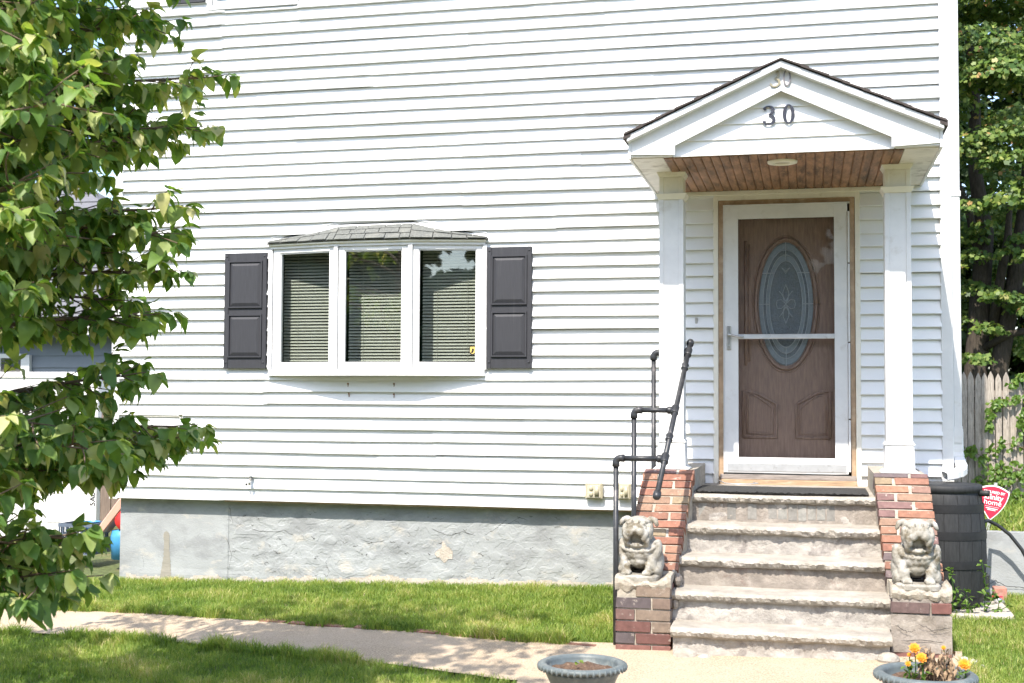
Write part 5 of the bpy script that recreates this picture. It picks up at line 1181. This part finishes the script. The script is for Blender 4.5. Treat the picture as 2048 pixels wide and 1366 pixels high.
# ------------------------------------------------------------------ dogwood in the left foreground
T = Vector((-4.75, -4.75, 0)); TG = gz(T.x, T.y)
dg = empty('dogwood_tree', 'leafy dogwood in the left foreground overlapping the white siding', 'tree', (T.x, T.y, TG))
wood = MB(); Lf = []      # leaf transforms: position, direction, normal, length
def bez(a, b, c, t): return a*(1-t)**2+b*2*t*(1-t)+c*t*t
wood.tube([(0, 0, -.1), (.03, .02, .6), (-.02, .05, 1.4), (.04, .0, 2.3), (.0, .05, 3.2), (.05, 0, 4.1)], [.10, .085, .075, .06, .04, .015], 10)
wood.tube([(.0, 0, .7), (.25, -.15, 1.3), (.4, -.3, 2.1), (.5, -.4, 3.0)], [.06, .05, .04, .015], 8)
def add_leaf(p, d, L):
    Lf.append((p.copy(), d.normalized(), L))
def twig(p0, d, L, r, nn):
    P = [p0]; dr_ = d.normalized(); seg = max(3, int(L/.07))
    for k in range(seg):
        dr_ = (dr_+Vector((random.gauss(0, .08), random.gauss(0, .08), random.gauss(.02, .06)-.025*k/seg))).normalized(); P.append(P[-1]+dr_*L/seg)
    wood.tube(P, [r*(1-.75*i/len(P)) for i in range(len(P))], 5, cap=False)
    for i in range(1, len(P)):
        if random.random() < .05: continue
        t = (P[i]-P[i-1]).normalized(); sd_ = t.cross(Vector((0, 0, 1)))
        if sd_.length < .1: sd_ = Vector((1, 0, 0))
        sd_.normalize()
        for s in (-1, 1):
            dd_ = sd_*s*random.uniform(.5, 1.0)+t*random.uniform(.1, .7)+Vector((0, 0, -random.uniform(.2, 1.25))); add_leaf(P[i], dd_, random.choice((.05, .065, .08, .095, .108))*random.uniform(.85, 1.1))
    t = (P[-1]-P[-2]).normalized()
    for k in range(4): add_leaf(P[-1], t*random.uniform(.4, 1.)+Vector((random.gauss(0, .5), random.gauss(0, .5), random.uniform(-1., .15))), random.uniform(.055, .10))
def branch(tip, zoff=.35, start=.42, dens=1.0, root=None):
    tip = Vector(tip)-Vector((T.x, T.y, TG)); h = max(.35, tip.z-zoff*(Vector((tip.x, tip.y, 0)).length)*.6)
    a = Vector((0, 0, h)) if root is None else Vector(root); m_ = (a+tip)/2+Vector((random.gauss(0, .08), random.gauss(0, .08), .14))
    n = 14; P = [bez(a, m_, tip, i/n) for i in range(n+1)]
    wood.tube(P, [.022*(1-.85*i/n)+.002 for i in range(n+1)], 6, cap=False); Ln = (tip-a).length
    N = int(9*dens*Ln/1.9*1.75)
    for k in range(N):
        t = start+(1-start)*(k+random.random())/N; i = min(n-1, int(t*n)); p = P[i].lerp(P[i+1], t*n-i); d = (P[i+1]-P[i]).normalized()
        sd_ = d.cross(Vector((0, 0, 1))).normalized()*(1 if k % 2 else -1)
        twig(p, d*random.uniform(.35, .9)+sd_*random.uniform(.4, 1.)+Vector((0, 0, random.uniform(-.5, .55))), random.uniform(.16, .40)*(1.15-.5*t), .005, 4)
    twig(P[-1], (P[-1]-P[-2]), .16, .004, 4)
TIPS = [(-2.80, -4.15, 2.48), (-2.86, -4.15, 2.23), (-3.03, -4.22, 2.75), (-3.10, -4.25, 3.05), (-3.08, -4.5, 2.10), (-3.1, -4.6, 2.45), (-2.86, -4.43, 1.78), (-2.88, -4.43, 1.66), (-2.87, -4.40, 1.48),
        (-2.95, -4.43, 1.27), (-3.02, -4.44, .98), (-2.80, -4.37, .74), (-2.88, -4.40, .66), (-2.88, -4.98, .68), (-2.98, -4.99, .28), (-3.02, -5.02, .12), (-3.15, -5.04, .10), (-3.3, -5.08, .10),
        (-2.72, -5.50, 2.05), (-2.85, -5.55, 2.25), (-2.95, -5.50, 1.60), (-2.95, -5.45, 1.30), (-3.05, -5.5, .80), (-3.10, -5.5, .42), (-2.95, -5.40, 1.75), (-3.0, -5.3, 2.6), (-3.2, -4.8, 3.1), (-3.1, -5.0, 1.6), (-3.15, -4.8, 1.9)]
for tp in TIPS:
    tp = (tp[0]-.17, tp[1], tp[2])
    branch(tp, random.uniform(.2, .5), .30, 2.1)
    if .75 < tp[2] < 1.4: continue
    branch((tp[0]-random.uniform(.1, .35), tp[1]+random.uniform(-.35, .3), tp[2]+random.uniform(-.14, .2)), random.uniform(.15, .5), .28, 1.8)
for k in range(30):
    a = random.uniform(0, 6.28); r = random.uniform(1.2, 1.9); z = random.uniform(.5, 4.0); rr = r*(1 if z < 3 else .75)
    tp = (T.x+rr*math.cos(a), T.y+rr*math.sin(a)*.9, z)
    if tp[0] > -3.4 and z < 2.9: continue
    branch(tp, .4, .35, 1.0)
for tp in [(-3.0, -4.6, 3.4), (-2.6, -4.9, 3.5), (-2.5, -5.2, 3.2), (-3.1, -5.3, 3.7), (-2.2, -5.0, 3.6), (-2.3, -5.6, 3.3), (-3.4, -4.0, 3.6), (-3.6, -4.9, 4.1), (-2.7, -4.4, 3.9)]: branch(tp, .5, .4, 1.1)
wood.build('trunk', TWIG, dg, smooth=True)
LV = []
for q in range(6):
    n = 6; v = []; f = []
    for i in range(n+1):
        t = i/n; ww = .375*(math.sin(math.pi*(t**.82))**.75)*(1-.25*t)*(1+.08*math.sin(q+t*9)) if 0 < t < 1 else 0.002
        z = -(.14+.10*(q % 3))*t*t*1.5+.03*math.sin(t*6+q); fold = .18+.14*(q % 3)
        v += [(-ww, t, z+fold*ww+.035*math.sin(t*9+q)), (0, t, z), (ww, t, z+fold*ww+.035*math.sin(t*8+q*2))]
    for i in range(n):
        for j in range(2): f.append((i*3+j, i*3+j+1, (i+1)*3+j+1, (i+1)*3+j))
    me = bpy.data.meshes.new('leaf'); me.from_pydata(v, [], f); me.materials.append(DOGLEAF)
    for p in me.polygons: p.use_smooth = True
    LV.append(me)
def leaf_matrix(p, d, L):
    side = d.cross(Vector((0, 0, 1)))
    if side.length < .15: side = Vector((random.gauss(0, 1), random.gauss(0, 1), 0))
    side.normalize(); side = (side+Vector((random.gauss(0, .35), random.gauss(0, .35), random.gauss(0, .25)))).normalized()
    nrm = side.cross(d).normalized(); side = d.cross(nrm).normalized()
    o = p+d*.012
    return Matrix(((side.x*L, d.x*L, nrm.x*L, o.x), (side.y*L, d.y*L, nrm.y*L, o.y), (side.z*L, d.z*L, nrm.z*L, o.z), (0, 0, 0, 1)))
root_w = Vector((T.x, T.y, TG)); scored = []
for i, (p, d, L) in enumerate(Lf):
    w = p+root_w-CAM; dz = w.dot(fw); u_, v_ = w.dot(r2)/dz*2530, w.dot(u2)/dz*2530
    vis = abs(u_) < 1024 and abs(v_) < 683
    scored.append(((L/dz if vis else 0), i))
scored.sort(reverse=True); big = {i for _, i in scored[:300]}
arrs = []; val = []; LVv = [np.array([v.co for v in m_.vertices]) for m_ in LV]; faces0 = np.array([list(p.vertices) for p in LV[0].polygons]); VN = len(LVv[0])
for i, (p, d, L) in enumerate(Lf):
    M4 = leaf_matrix(p, d, L); q = i % 6
    if i in big:
        o = bpy.data.objects.new('leaf', LV[q]); C.objects.link(o); o.parent = dg; o.matrix_local = M4
    else:
        A_ = np.array(M4); arrs.append(LVv[q] @ A_[:3, :3].T+A_[:3, 3]); val.append(random.random())
NV = len(arrs); co = np.concatenate(arrs); me = bpy.data.meshes.new('foliage'); me.vertices.add(NV*VN); me.vertices.foreach_set('co', co.reshape(-1))
FN = len(faces0); lp = (faces0[None]+(np.arange(NV)*VN)[:, None, None]).reshape(-1).astype(np.int32)
me.loops.add(NV*FN*4); me.loops.foreach_set('vertex_index', lp); me.polygons.add(NV*FN); me.polygons.foreach_set('loop_start', np.arange(NV*FN, dtype=np.int32)*4)
me.update(calc_edges=True); me.validate(); me.polygons.foreach_set('use_smooth', np.ones(NV*FN, bool))
at = me.attributes.new('rnd', 'FLOAT', 'POINT'); at.data.foreach_set('value', np.repeat(np.array(val), VN))
tag(put('foliage', me, DOGLEAF2, dg), kind='stuff')
print('dogwood leaves', len(Lf))
